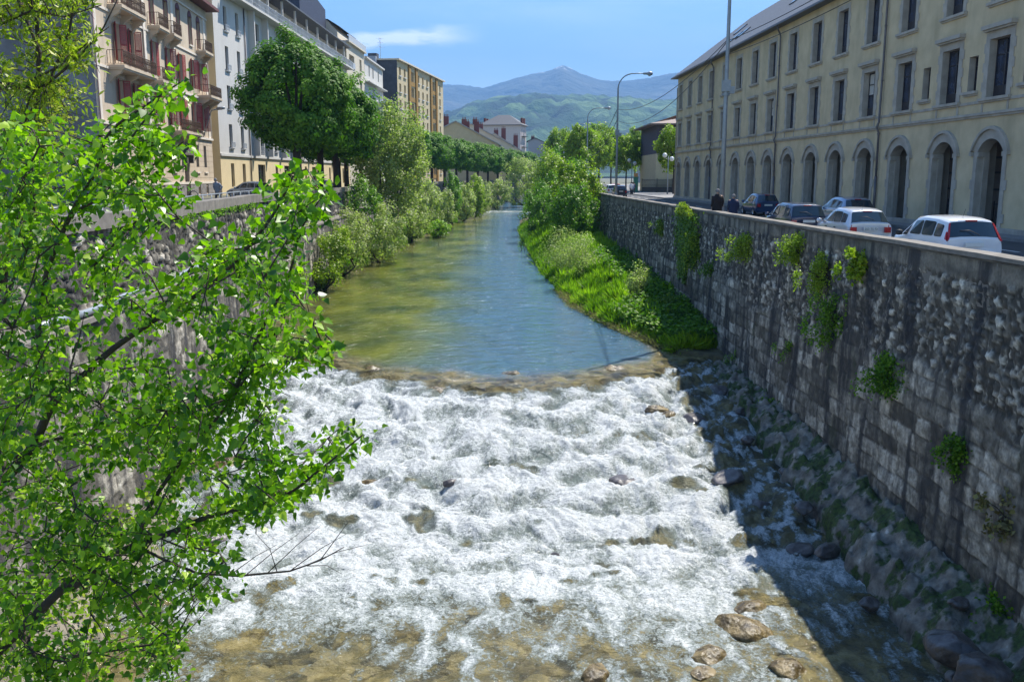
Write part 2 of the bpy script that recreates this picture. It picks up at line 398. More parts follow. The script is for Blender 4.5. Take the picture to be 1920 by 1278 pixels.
def wall(name, P, ys, zs0, z1, nx, label, split, seed, sx, sz, lowoff=0, rough=1., tshift=0, amp=.1):
    ys = np.asarray(ys); zs = np.asarray(zs0)
    Y, Z = np.meshgrid(ys, zs, indexing='ij'); X0 = polyx(P, Y)
    w1 = .25*fbm(Y*.8, Z*.8, 3, seed)
    a = worley(Y/sx+w1*1.6, Z/sz+w1*1.2, seed)
    a2 = worley(Y/(sx*.45)+w1*2, Z/(sz*.5), seed+3)
    up = sstep(split-.15, split+.15, Z+.5*fbm(Y*.35, Z*.2, 3, seed+7))
    Zw = Z+.07*fbm(Y*.9, Z*.9, 2, 55); row = np.floor(Zw/.48); yy = Y/(.7+.6*_h(row, row*0, 8))+.5*(row % 2)+.9*_h(row, row*0, 3)+.08*fbm(Y*1.4, Z*2, 2, 56); fy = yy-np.floor(yy); fz = Zw/.48-row
    jb = 1-sstep(.0, .05, np.minimum(fy, 1-fy))*sstep(.0, .09, np.minimum(fz, 1-fz)); tb = .22+.62*_h(np.floor(yy), row, 4)
    j1 = 1-sstep(.04, .20, a[1]-a[0]); t1 = np.maximum(.85*a[2]**1.2+.12*a2[2], (a2[2] > .74)*(a2[0] < .36)*(.45+1.6*(a2[2]-.74)))
    joint = j1*up+jb*(1-up)*.8; tone = t1*up+tb*(1-up)+.22*fbm(Y*4, Z*4, 4, seed+2)+tshift
    d = up*(amp*(1-sstep(.02,.10,1-a[1]+a[0])*0)*(1-j1)*(.2+.6*a[2])+.025*fbm(Y*5, Z*5, 3, seed+12))+(1-up)*(.035*(1-jb)*(.5+tb)+.05)
    d = d+.06*fbm(Y*.5, Z*.5, 4, seed+1)+.02*fbm(Y*6, Z*6, 3, seed+8)
    off = (split+1.-Z)*0+np.where(Z < lowz(seed), lowoff, 0.)
    top = sstep(.22, .38, Z) if seed == 21 else 0*Z; tone = tone*(1-top)+top*(.5+.2*fbm(Y*.7, Z*2, 4, 77)); joint = joint*(1-top); d = d*(1-top)+top*(.05+.015*fbm(Y*2, Z*3, 3, 78))
    X = X0+nx*(d*rough-.05+off)+nx*(-(Z-z1))*.035
    me = npmesh(name, np.stack([X, Y, Z], -1).reshape(-1, 3), gridfaces(len(ys), len(zs), nx > 0), M_RUB, smooth=True,
        attrs={'tone': ('POINT', np.clip(tone, 0, 1)), 'joint': ('POINT', np.clip(joint, 0, 1))})
    return me
def lowz(seed): return -99 if seed == 21 else -.95
ysW = np.concatenate([np.arange(-30, 13, .6), np.arange(13, 34, .055), np.arange(34, 60, .09), np.arange(60, 110, .18), np.arange(110, 340, 1.2)])
ob = thing('quay_wall', 'dark mossy rubble stone quay wall on the right bank holding up the parked street', 'wall')
link('wall_face', wall('wall_face', WR, ysW, np.arange(-7.6, .79, .06), .78, -1, '', -2.4, 21, .25, .20, amp=.10), ob)
cp = MB(); ysC = list(np.arange(-30, 110, 1.37))+list(np.arange(110, 341, 8))
rr = random.Random(3)
def coping(b, P, ys, w0, w1, z0, z1, jit=.012):
    R = []
    for y in ys:
        x = polyx(P, y); j = rr.uniform(-jit, jit); j2 = rr.uniform(-jit, jit)
        R.append([(x+w0+j2, y, z0), (x+w1, y, z0), (x+w1+j2, y, z1+j), (x+w0+j2, y, z1+j)])
    for A, B in zip(R[:-1], R[1:]):
        i = b.pts(A+B)
        for q in ((0,4,5,1),(1,5,6,2),(2,6,7,3),(3,7,4,0)): b.face([i+k for k in q])
coping(cp, WR, ysC, -.09, .42, .80, .90, .02); cp.build('coping', M_CONC, ob)
cb = MB(); coping(cb, WR, ysC, .02, .38, -.3, .77, 0); cb.build('parapet_back', M_CONC, ob)
ol = thing('quay_wall', 'grey squared stone quay wall on the left bank behind the leafy branches', 'wall')
ysL = np.concatenate([np.arange(-30, 10, .6), np.arange(10, 60, .09), np.arange(60, 120, .25), np.arange(120, 340, 1.5)])
link('wall_face', wall('wall_face', WL, ysL, np.arange(-7.6, 1.16, .075), 1.1, 1, '', -1.0, 33, .62, .40, lowoff=.75, tshift=-.06, amp=.16), ol)
cl_ = MB(); coping(cl_, WL, ysC, .16, -.42, 1.12, 1.56, .015); cl_.build('coping', M_CONC, ol)
cl2 = MB(); coping(cl2, WL, ysC, .95, .0, -1.05, -.93, .02); cl2.build('ledge', M_CONC, ol)
pp = MB(); pp.tube([(polyx(WL,y)+.82, y, -.75+.04*math.sin(y)) for y in np.arange(20, 60, 1.)], .09, 8)
tag(pp.build('pipe', M_GALV), 'grey service pipe lying along the ledge of the left quay wall', 'pipe')

# ------------------------------------------------------------------ water
n = N('river_water')
fo = n.attr('foam'); be = n.attr('bed'); st = n.attr('calm')
dn = n.n.new('ShaderNodeTexNoise'); n.l.new(n.co, dn.inputs['Vector']); dn.inputs['Scale'].default_value = 2.2; dn.inputs['Detail'].default_value = 4
va = n.n.new('ShaderNodeVectorMath'); va.operation = 'MULTIPLY_ADD'; n.l.new(dn.outputs['Color'], va.inputs[0]); va.inputs[1].default_value = (.9, .9, 0); n.l.new(n.co, va.inputs[2])
v1 = n.vor(1.9, va.outputs[0], 'F1', 'Color')
sep = n.n.new('ShaderNodeSeparateColor'); n.l.new(v1, sep.inputs[0])
bedc = n.ramp(n.noise(1.5, 6, None, .8), [(.3, (.018,.016,.010)), (.45, (.085,.068,.022)), (.58, (.20,.155,.055)), (.72, (.30,.25,.12))])
bedc = n.mix(.38, bedc, n.ramp(sep.outputs[0], [(0., (.012,.012,.010)), (.35, (.06,.055,.03)), (.6, (.20,.165,.06)), (1., (.33,.28,.14))]))
sxx = n.n.new('ShaderNodeSeparateXYZ'); n.l.new(n.co, sxx.inputs[0])
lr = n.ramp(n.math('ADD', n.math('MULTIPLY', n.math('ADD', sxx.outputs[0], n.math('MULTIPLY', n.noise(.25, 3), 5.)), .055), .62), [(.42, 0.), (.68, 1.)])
pool_sky_tint = n.mix(lr, n.ramp(n.noise(.28, 4, n.map((1.,.6,1.))), [(.35, (.03,.05,.008)), (.65, (.17,.18,.02))]), (.06,.135,.20))  # olive pool colour, with the sky's reflection painted in as blue towards the right
teal = n.ramp(n.noise(1.2, 4), [(.3, (.10,.13,.11)), (.7, (.24,.29,.27))])
c = n.mix(be, n.mix(n.ramp(st, [(.5, 1.), (.95, 0.)]), pool_sky_tint, teal), bedc)
fn = n.noise(5.5, 8, n.map((1.,.75,1.)), 1.6, .62)
fn2 = n.noise(24, 6, None, .8, .65)
fn3 = n.noise(60, 4, None, .5, .7)
fsum = n.math('ADD', n.math('ADD', n.math('MULTIPLY', n.math('SUBTRACT', fn, .5), 1.5), n.math('MULTIPLY', n.math('SUBTRACT', fn2, .5), 1.0)), n.math('MULTIPLY', n.math('SUBTRACT', fn3, .5), .7))
fm = n.n.new('ShaderNodeMapRange'); fm.interpolation_type = 'SMOOTHSTEP'; n.l.new(n.math('ADD', fo, n.math('MULTIPLY', fsum, n.math('MULTIPLY', n.math('MINIMUM', n.math('MULTIPLY', fo, 3.), 1.), 1.))), fm.inputs[0])
fm.inputs[1].default_value = .12; fm.inputs[2].default_value = 1.08
fmask = fm.outputs[0]
foamc = n.ramp(fn2, [(.35, (.46,.54,.53)), (.62, (.80,.83,.83))])
fcol = n.ramp(fmask, [(0., (.05,.055,.04)), (.25, (.11,.13,.11)), (.52, (.22,.25,.235)), (.80, (.36,.39,.38)), (1., (.58,.60,.60))])
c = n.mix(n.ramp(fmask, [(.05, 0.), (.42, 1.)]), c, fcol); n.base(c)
n.rough(n.math('ADD', .06, n.math('MULTIPLY', fmask, .22))); n.p.inputs['IOR'].default_value = 1.33
h0 = n.noise(.5, 3, n.map((.9,1.,1.)), .4)
h1 = n.noise(1.4, 4, n.map((.8,1.2,1.)), .5)
h2 = n.noise(9., 4, n.map((1.,1.9,1.)), .6)
h3 = n.noise(34., 4, None, .5)
hh = n.math('ADD', n.math('ADD', n.math('ADD', n.math('MULTIPLY', h0, n.math('MULTIPLY', st, 2.8)), n.math('MULTIPLY', h1, n.math('MULTIPLY_ADD', st, 1.1, .35))), n.math('MULTIPLY', h2, .30)), n.math('MULTIPLY', h3, n.math('MULTIPLY_ADD', st, -.13, .20)))
n.bump(hh, 1., .20); M_WATER = n.m
def crest(x): return 36.0+5.6*(np.abs(x+.4)/8.5)**1.7
def rapids_fn(X, Y):
    wx = X+.45*noise(X/1.9, Y/1.9, 51)+.15*noise(X/.6, Y/.6, 52); wy = Y+.5*noise(X/1.7, Y/1.7, 53)+.15*noise(X/.6, Y/.6, 54)
    yc = crest(X)+.7*noise(X/1.6, Y*0, 60)+.3*noise(X/.6, Y*0, 61)
    t = yc-Y; L = yc-24.5
    fall = np.clip(t/L, 0, 1)
    zb = -5.70-1.9*(fall*.85+.15*sstep(0, 1, fall))-.03*sstep(0,3,-t)*0
    tt = t/2.4+.5*noise(X/3.2, Y/5, 62)
    zb = zb+.09*np.sin(2*PI*tt)*sstep(1.2, 3, t)*(1-sstep(.8, 1.05, t/L))
    A = sstep(-.2, 1.6, t)*(1-.72*sstep(.95, 1.45, t/L))
    b0 = np.abs(noise(X/2.3+.2*wx, Y/1.9, 101)); b1 = np.abs(noise(wx/1.25, wy/1.1, 1)); b2 = np.abs(noise(wx/.55, wy/.5, 2)); b3 = np.abs(noise(wx/.24, wy/.22, 3)); b4 = np.abs(noise(wx/.11, wy/.10, 4))
    lump = .36*b0+.26*b1+.17*b2+.11*b3+.07*b4
    z = zb+A*(lump-.22)*.74
    # smooth water over the rocks of the weir lip
    lip = sstep(-3.6, -.4, t)*(1-sstep(.2, 2.0, t))
    z = z+lip*(.16*np.abs(noise(X/1.1, Y/.8, 71))-.05)
    bed = np.clip(sstep(-3.4, -.9, t)*(1-sstep(.5,2.2,t))*(.45+.7*noise(X/2.1, Y/1.4, 72)**2+.45*lip)+sstep(.9, 1.35, t/L)*.95, 0, 1)
    rock = sstep(.40, .72, noise(X/1.7+9, Y/1.2, 80)+.35*noise(X/.5, Y/.5, 81))
    streak = fbm(wx/.55, wy/1.5, 4, 90)+.6*noise(X/2.6, Y/4.2, 91)
    tail = sstep(1.05, 1.7, t/L)
    foam = sstep(.1, 1.7, t+.9*noise(X/1.1, Y/1.1, 83))*(1.08-.75*rock*(.35+.65*sstep(.35,.75,fall)))*(.60+.45*(b1+b2*.6)+.45*b0+.24*fbm(wx/.8, wy/1.6, 4, 105)+.16*np.cos(2*PI*tt))
    bed = np.clip(bed+rock*A*.7, 0, 1)
    foam = np.clip(foam*.98, 0, 1.05)*(1-tail)+tail*np.clip(.40+.52*streak-.24*sstep(-1.5, -5, X)*sstep(23, 20.5, Y)-.08*sstep(20, 18, Y)+.14*fbm(wx/.22, wy/.6, 3, 140), 0, .9)
    ch = sstep(6.2, 7.2, X)*sstep(23, 25, Y)
    foam = foam*(1-ch)+ch*np.clip(.42+.9*fbm(X/.35, wy/.55, 4, 130)+.35*np.cos(2*PI*tt*1.6), 0, .95)*sstep(0,1.5,t)
    bed = np.clip(bed+ch*.9, 0, 1)
    foam = foam-.12*sstep(1.45, 2.1, t/L)-(.42-.5*np.clip(fbm(X/.25, Y/.9, 4, 120), 0, 1))*sstep(5.0, 7.0, X)*sstep(24, 21.5, Y)
    foam = np.where(X < -6.8, foam-sstep(-6.8, -9.5, X)*.35*sstep(.4,.9,t/L), foam)
    return z, np.clip(foam, 0, 1.2), bed, 1-np.clip(A+lip*.3, 0, 1)
xs = np.arange(-12.6, 10.9, .045); yr_ = np.concatenate([np.arange(9, 15, .12), np.arange(15, 44, .05), np.arange(44, 50.01, .1)])
X, Y = np.meshgrid(xs, yr_, indexing='ij')
Zr, Fo, Be, Ca = rapids_fn(X, Y)
me = npmesh('rapids', np.stack([X, Y, Zr], -1).reshape(-1, 3), gridfaces(len(xs), len(yr_)), M_WATER, smooth=True,
    attrs={'foam': ('POINT', Fo), 'bed': ('POINT', Be), 'calm': ('POINT', Ca)})
tag(link('rapids', me), kind='structure')
rapZ = lambda x, y: float(rapids_fn(np.array([[x]], float), np.array([[y]], float))[0][0, 0])
ya = np.concatenate([np.arange(50.0, 120, .35), np.arange(120, 345, 1.5)]); xa = np.arange(-21, 24, .4)
X, Y = np.meshgrid(xa, ya, indexing='ij')
Zp = -5.70+.012*fbm(X*.9, Y*.9, 2, 5)*sstep(50, 52, Y)
weir = sstep(215+2*noise(X/3, Y*0, 4), 221, Y)*.30
Zp = Zp+weir
Fp = (.42+.4*noise(X/1.1, Y/1.3, 7))*sstep(213.5, 217.5, Y)*(1-sstep(219.5, 223, Y))+.25*sstep(208, 216, Y)*(1-sstep(219, 222, Y))
edge = sstep(3.2, .2, np.abs(X-np.interp(Y, [50,67,134,212,340],[-13,-15.2,-12.4,-9.8,-2])))*.6
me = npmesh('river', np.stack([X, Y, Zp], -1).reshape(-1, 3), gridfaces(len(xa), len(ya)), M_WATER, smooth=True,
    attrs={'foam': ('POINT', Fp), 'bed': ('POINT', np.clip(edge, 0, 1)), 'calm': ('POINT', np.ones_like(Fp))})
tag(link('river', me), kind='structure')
nb = MB(); nb.poly([(-12.6,-30,-7.72),(12,-30,-7.72),(12,9.02,-7.72),(-12.6,9.02,-7.72)])
tag(nb.build('river', M_WATER), kind='structure')
# ------------------------------------------------------------------ banks
n = N('bank_earth')
c = n.ramp(n.noise(2.2, 6), [(.35, (.05,.04,.022)), (.6, (.13,.11,.05)), (.8, (.10,.15,.03))])
n.base(c); n.rough(.95); n.bump(n.noise(12, 5), .6, .04); M_BANK = n.m
RE = [(9.6,41),(7.75,43.5),(5.95,49.5),(4.1,59),(2.1,86),(.9,134),(1.2,175),(5.,229),(14,340)]
LE = [(-13.6,49),(-14.6,56),(-15.0,67),(-13.6,95),(-12.3,134),(-11.,170),(-9.7,212),(-6.,250),(2,340)]
def bank_h(u, y, X, top):   # u 0 at water edge, 1 at wall
    return -5.85+top*sstep(-.02, .55, u)+.22*noise(X/1.3, y/1.7, 31)*sstep(0,.2,u)+.28*sstep(.0,.08,u)
TOPR = lambda y: np.interp(y, [41,46,55,76,100,220,340],[.0,.15,1.0,1.7,2.2,2.5,3])
TOPL = lambda y: np.interp(y, [49,60,80,120,340],[.5,1.0,1.4,2.2,2.6])
def rbank(x, y):
    e = np.interp(y, [p[1] for p in RE], [p[0] for p in RE]); wv = polyx(WR, y); u = (x-e)/(wv-e); return bank_h(u, y, x, TOPR(y))
def lbank(x, y):
    e = np.interp(y, [p[1] for p in LE], [p[0] for p in LE]); wv = polyx(WL, y); u = (x-e)/(wv-e); return bank_h(u, y, x, TOPL(y))
for nm, E_, W_, top, y0 in (('river_bank', RE, WR, TOPR, 41.), ('river_bank', LE, WL, TOPL, 49.)):
    yb = np.concatenate([np.arange(y0, 120, .4), np.arange(120, 341, 2.)]); uu = np.linspace(-.12, 1.08, 44)
    U, Y = np.meshgrid(uu, yb, indexing='ij')
    e = np.interp(Y, [p[1] for p in E_], [p[0] for p in E_])+.35*noise(Y/2.1, Y*0, 8)+.12*noise(Y/.7, Y*0, 9); wv = polyx(W_, Y)
    X = e+(wv-e)*U; Z = bank_h(U, Y, X, top(Y))-.5*sstep(0, -.12, U)
    me = npmesh(nm, np.stack([X, Y, Z], -1).reshape(-1, 3), gridfaces(len(uu), len(yb), nm == 'x' or E_ is LE), M_BANK, smooth=True)
    tag(link(nm, me), kind='structure')
# rock shelf at the foot of the right wall
n = N('shelf_rock')
c = n.ramp(n.noise(2.6, 7), [(.3, (.05,.043,.035)), (.50, (.19,.17,.14)), (.66, (.34,.31,.26)), (.74, (.66,.63,.57))])
moss = n.ramp(n.noise(1.7, 7), [(.48, 0.), (.54, .95)])
c = n.mix(moss, c, n.ramp(n.noise(9, 3), [(.3, (.012,.022,.004)), (.8, (.07,.13,.012))])); n.base(c); n.rough(.75); n.bump(n.noise(14, 6), .9, .05); M_SHELF = n.m
xs2 = np.arange(0, 1.001, .014); yb = np.arange(10, 45, .07)
U, Y = np.meshgrid(xs2, yb, indexing='ij')
e0 = 8.72+.30*noise(Y/1.8, Y*0, 41)+.22*noise(Y/.6, U*2, 42)+.25*sstep(20,14,Y); wv = polyx(WR, Y)+.05; X = e0+(wv-e0)*U
top = np.interp(Y, [10,17.5,23,32,36,44],[-6.6,-6.45,-6.15,-5.85,-5.78,-5.72])
wz = np.interp(Y, [10,24.5,36,44],[-8.3,-8.2,-6.5,-6.1])
Z = wz+(top-wz)*(.42*sstep(.02, .20, U+.10*noise(Y/.7, U*3, 43))+.58*sstep(-.05, .8, U+.10*noise(Y/1.3, U*2, 48)))-.25*(1-U)*sstep(.3,.5,U)*sstep(40,34,Y)
a = worley(X/.75+.2*noise(X, Y, 3), Y/.8, 47)
Z = Z+.20*(1-sstep(.0,.55,a[0]))*sstep(.05,.25,U)+.11*fbm(X*1.3, Y*1.1, 5, 44)+.05*fbm(X*5, Y*5, 5, 45)+.11*(1-sstep(.0,.6,worley(X/.33+.3*noise(X*2, Y*2, 3), Y/.36, 49)[0]))*sstep(.0,.15,U)
me = npmesh('rock_shelf', np.stack([X, Y, Z], -1).reshape(-1, 3), gridfaces(len(xs2), len(yb)), M_SHELF, smooth=True)
tag(link('rock_shelf', me), kind='structure')
# left bank strip near the camera
uu = np.arange(0, 1.001, .025); yb = np.arange(0, 40, .15)
U, Y = np.meshgrid(uu, yb, indexing='ij'); e0 = np.interp(Y, [0,17,26,40],[-7.6,-8.4,-9.8,-12.6])+.4*noise(Y/1.5, Y*0, 66); wv = polyx(WL, Y)+.4; X = e0+(wv-e0)*U
Z = -7.9+1.1*sstep(0,.5,U)*np.interp(Y,[0,25,40],[1.,1.,1.7])+.16*fbm(X*1.2, Y*1.2, 5, 67)
n = N('stony_bank')
a_ = n.vor(3.2, None, 'F1', 'Color'); sp = n.n.new('ShaderNodeSeparateColor'); n.l.new(a_, sp.inputs[0])
c = n.mix(.5, n.ramp(sp.outputs[0], [(0., (.07,.06,.05)), (1., (.34,.30,.25))]), n.ramp(n.noise(3, 6), [(.35, (.09,.08,.05)), (.7, (.30,.26,.19))]))
n.base(c); n.rough(.9); n.bump(n.vor(3.2), .8, .12); M_STBANK = n.m
me = npmesh('stony_bank', np.stack([X, Y, Z], -1).reshape(-1, 3), gridfaces(len(uu), len(yb), True), M_STBANK, smooth=True)
tag(link('stony_bank', me), kind='structure')
# ------------------------------------------------------------------ boulders
n = N('wet_brown_rock')
c = n.ramp(n.noise(3.5, 6), [(.3, (.03,.02,.010)), (.5, (.12,.085,.03)), (.7, (.27,.20,.085))]); n.base(c); n.rough(n.ramp(n.noise(5, 4), [(.35, .12), (.65, .5)])); n.bump(n.noise(9, 7), .9, .06); M_WET = n.m
n = N('dark_rock')
c = n.ramp(n.noise(3.5, 6), [(.3, (.035,.03,.03)), (.6, (.12,.105,.10)), (.8, (.22,.20,.19))]); n.base(c); n.rough(.3); n.bump(n.noise(18, 5), .7, .03); M_DROCK = n.m
import bmesh
def boulder(name, c, r, m, label, group=None, seed=0, flat=.55, cat='rock'):
    bm = bmesh.new(); bmesh.ops.create_icosphere(bm, subdivisions=4, radius=1)
    rg = random.Random(seed); k = [Vector((rg.uniform(-1,1), rg.uniform(-1,1), rg.uniform(-1,1))).normalized() for _ in range(9)]; kd = [rg.uniform(.62,.92) for _ in k]
    sx_, sy_ = rg.uniform(.85,1.35), rg.uniform(.75,1.05)
    P = np.array([v.co[:] for v in bm.verts])
    for q, d_ in zip(k, kd):
        pr = P@np.array(q[:]); P = P-np.maximum(pr-d_, 0)[:, None]*np.array(q[:])*.97
    P *= (1+.11*fbm(P[:,0]*1.6+seed, P[:,1]*1.6+P[:,2], 5, seed))[:, None]
    P *= np.array([r*sx_, r*sy_, r*flat])
    for v, p in zip(bm.verts, P): v.co = p
    for f_ in bm.faces: f_.smooth = True
    me = bpy.data.meshes.new(name); bm.to_mesh(me); bm.free(); me.materials.append(m)
    o = link(name, me, None, c, rg.uniform(0, 3)); return tag(o, label, cat, group)
# ------------------------------------------------------------------ building kit (local x along the front, +y out of it, z up)
def facade(b, x0, x1, z0, z1, ops, rev, mw=0, mr=0, y=0.):
    xs = sorted({x0, x1} | {o[0] for o in ops} | {o[1] for o in ops}); zs = sorted({z0, z1} | {o[2] for o in ops} | {o[3] for o in ops})
    xs = [v for v in xs if x0 <= v <= x1]; zs = [v for v in zs if z0 <= v <= z1]
    for a, c in zip(xs[:-1], xs[1:]):
        run = None
        for e, f_ in zip(zs[:-1], zs[1:]):
            mx, mz = (a+c)/2, (e+f_)/2
            if any(o[0] < mx < o[1] and o[2] < mz < o[3] for o in ops):
                if run: b.poly([(c,y,run[0]),(a,y,run[0]),(a,y,run[1]),(c,y,run[1])], mw); run = None
            else: run = (run[0], f_) if run else (e, f_)
        if run: b.poly([(c,y,run[0]),(a,y,run[0]),(a,y,run[1]),(c,y,run[1])], mw)
    for o in ops:
        a, c, e, f_ = o[:4]
        top = o[4] if len(o) > 4 else f_
        b.poly([(a,y,e),(a,y-rev,e),(a,y-rev,top),(a,y,top)], mr); b.poly([(c,y-rev,e),(c,y,e),(c,y,top),(c,y-rev,top)], mr)
        b.poly([(a,y-rev,e),(a,y,e),(c,y,e),(c,y-rev,e)], mr)
        if len(o) > 4:
            A = arc(a, c, top, f_)
            for p, q in zip(A[:-1], A[1:]): b.poly([(p[0],y,p[1]),(q[0],y,q[1]),(q[0],y-rev,q[1]),(p[0],y-rev,p[1])], mr)
            h = len(A)//2
            for k in range(h): b.poly([(a,y,f_),(A[k][0],y,A[k][1]),(A[k+1][0],y,A[k+1][1])][::-1], mw)
            for k in range(h, len(A)-1): b.poly([(c,y,f_),(A[k][0],y,A[k][1]),(A[k+1][0],y,A[k+1][1])][::-1], mw)
        else: b.poly([(a,y,f_),(a,y-rev,f_),(c,y-rev,f_),(c,y,f_)], mr)
def arc(a, c, spring, crown, n=14):
    w = (c-a)/2; h = crown-spring; R = (w*w+h*h)/(2*h); cx = (a+c)/2; cz = crown-R; t0 = math.asin(min(1, w/R))
    if h > w: t0 = PI-t0
    return [(cx+R*math.sin(-t0+2*t0*k/n), cz+R*math.cos(-t0+2*t0*k/n)) for k in range(n+1)]
WC = {}
def window(parent, x, z, w, h, y, fm=None, gm=None, style='case', name='window'):
    fm = fm or M_DARKFR; gm = gm or M_DARKGL
    k = (round(w,2), round(h,2), fm.name, gm.name, style)
    if k not in WC:
        b = MB(); t = .07
        b.box(-w/2, -w/2+t, -.06, .0, 0, h); b.box(w/2-t, w/2, -.06, .0, 0, h); b.box(-w/2+t, w/2-t, -.06, 0, 0, t); b.box(-w/2+t, w/2-t, -.06, 0, h-t, h)
        if w > .8: b.box(-.045, .045, -.06, .015, t, h-t)
        if style == 'case': b.box(-w/2+t, w/2-t, -.055, .008, h*.27, h*.27+.05)
        if style == 'panel': b.box(-w/2+t, w/2-t, -.055, .008, t, h*.2)
        if style in ('case', 'panel'): b.box(-w/2+t, w/2-t, -.055, .006, h*.72, h*.72+.05)
        g_ = MB(); g_.poly([(w/2-t,-.035,t),(-w/2+t,-.035,t),(-w/2+t,-.035,h-t),(w/2-t,-.035,h-t)])
        WC[k] = (b.mesh('window', fm), g_.mesh('pane', gm))
    o = link(name, WC[k][0], parent, (x, y, z)); link('pane', WC[k][1], o); return o
def root(name, label, P, Q, group=None):
    """empty at P with local x toward Q"""
    return thing(name, label, name.replace('_', ' ').split()[-1], (P[0], P[1], 0), math.atan2(Q[1]-P[1], Q[0]-P[0]), group)
def railing(b, x0, x1, y, z, h=1.0, st=.13, orn=True):
    b.box(x0, x1, y-.02, y+.02, z+h-.04, z+h); b.box(x0, x1, y-.015, y+.015, z+.06, z+.09); b.box(x0, x1, y-.012, y+.012, z+h*.42, z+h*.42+.025)
    n = max(2, int((x1-x0)/st))
    for k in range(n+1):
        x = x0+(x1-x0)*k/n; b.box(x-.011, x+.011, y-.011, y+.011, z+.06, z+h-.04)
        if orn and k < n:
            xm = x+(x1-x0)/n/2; b.tube([(xm+.04*math.cos(t), y, z+h*.22+.11*math.sin(t)) for t in np.linspace(0, 2*PI, 7)], .011, 3, 0, False)
            b.tube([(xm+.04*math.cos(t), y, z+h*.7+.13*math.sin(t)) for t in np.linspace(0, 2*PI, 7)], .009, 3, 0, False)
def railside(b, x, y0, y1, z, h=1.0):
    b.box(x-.02, x+.02, y0, y1, z+h-.04, z+h); b.box(x-.015, x+.015, y0, y1, z+.06, z+.09)
    for k in range(7): yy = y0+(y1-y0)*k/6; b.box(x-.011, x+.011, yy-.011, yy+.011, z+.06, z+h-.04)
def balcony(parent, x0, x1, z, dep, slabm, railm, brk=True, orn=True, h=1.0):
    b = MB(); b.box(x0, x1, .0, dep, z-.2, z); b.box(x0+.05, x1-.05, 0, dep-.06, z-.32, z-.2)
    if brk:
        for x in ([x0+.3, x1-.3] if x1-x0 < 3.5 else [x0+.3, (x0+x1)/2, x1-.3]):
            b.prism([(0,z-.32),(dep*.85,z-.32),(dep*.7,z-.55),(dep*.3,z-.8),(0,z-1.25)], x-.16, x+.16, 0, 'x')
    o = b.build('balcony', slabm, parent)
    r = MB(); railing(r, x0+.04, x1-.04, dep-.06, z, h, .13, orn); railside(r, x0+.05, .02, dep-.06, z, h); railside(r, x1-.05, .02, dep-.06, z, h)
    r.build('railing', railm, o); return o
def hiproof(b, x0, x1, y0, y1, z, h, oh, m=0, hip0=True, hip1=True, th=.18):
    X0, X1, Y0, Y1 = x0-oh, x1+oh, y0-oh, y1+oh; ym = (Y0+Y1)/2; hl = (Y1-Y0)/2
    a = X0+(hl if hip0 else 0); c = X1-(hl if hip1 else 0)
    i = b.pts([(X0,Y0,z),(X1,Y0,z),(X1,Y1,z),(X0,Y1,z),(X0,Y0,z+th),(X1,Y0,z+th),(X1,Y1,z+th),(X0,Y1,z+th),(a,ym,z+h),(c,ym,z+h)])
    for q in ((0,3,2,1),(0,1,5,4),(1,2,6,5),(2,3,7,6),(3,0,4,7)): b.face([i+k for k in q], m)
    for q in ((4,5,9,8),(6,7,8,9),(5,6,9),(7,4,8)): b.face([i+k for k in q], m)
# ================================================================== long arcaded building on the right
RN = (23.06-.03*29.35, 29.35); RF = (19.68, 112.3); LR = math.hypot(RF[0]-RN[0], RF[1]-RN[1]); SO = 10.0
rb = root('arcaded_building', 'long yellow rendered building with stone arches on the street side above the parked cars', RN, RF)
SA = [-1.6]+[3.24,7.6,12.6,17.3,22.0,26.6,31.6,36.5,41.3,46.3,51.2,56.5,61.4,66.3,71.15]
SA = [s+SO for s in SA]; EAVE = 13.95
ops = []; ow = 1.08
for s in SA: ops.append((s-ow, s+ow, .30, 4.30, 3.72))
W1 = [(s-.82, s+.82, 6.15, 8.72) for s in SA]; W2 = [(s-.80, s+.80, 10.35, 13.05) for s in SA]
NAR = [(SA[1]+SA[2])/2, (SA[2]+SA[3])/2-.05, (SA[0]+SA[1])/2]
W3 = [(s-.40, s+.40, 6.55, 8.15) for s in NAR]
n = N('ochre_render')
c = n.ramp(n.noise(.9, 6), [(.3, (.52,.415,.255)), (.7, (.67,.54,.345))]); c = n.mix(n.ramp(n.noise(1., 6, n.map((.7,.7,.12))), [(.5, 0.), (.78, .5)]), c, (.21,.18,.11))
n.base(c); n.rough(.92); n.bump(n.noise(26, 5), .5, .02); M_OCHRE = n.m
b = MB(); facade(b, 0, LR, 0, 5.2, ops, .52, 0, 1); facade(b, 0, LR, 5.2, EAVE, W1+W2+W3, .33, 0, 1)
D = 13.
b.poly([(0,0,0),(0,-D,0),(0,-D,EAVE),(0,0,EAVE)][::-1]); b.poly([(LR,-D,0),(LR,0,0),(LR,0,EAVE),(LR,-D,EAVE)][::-1]); b.poly([(0,-D,0),(LR,-D,0),(LR,-D,EAVE),(0,-D,EAVE)])
b.build('wall', [M_OCHRE, M_STONE], rb)
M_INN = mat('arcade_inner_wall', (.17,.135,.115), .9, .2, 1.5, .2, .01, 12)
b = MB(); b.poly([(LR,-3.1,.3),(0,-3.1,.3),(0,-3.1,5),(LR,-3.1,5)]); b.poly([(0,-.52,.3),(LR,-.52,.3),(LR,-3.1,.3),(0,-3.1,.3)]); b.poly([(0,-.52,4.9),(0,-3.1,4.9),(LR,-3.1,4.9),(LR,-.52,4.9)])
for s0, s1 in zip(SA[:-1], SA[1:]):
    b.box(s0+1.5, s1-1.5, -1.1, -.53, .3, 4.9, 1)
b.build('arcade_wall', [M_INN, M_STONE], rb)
b = MB()
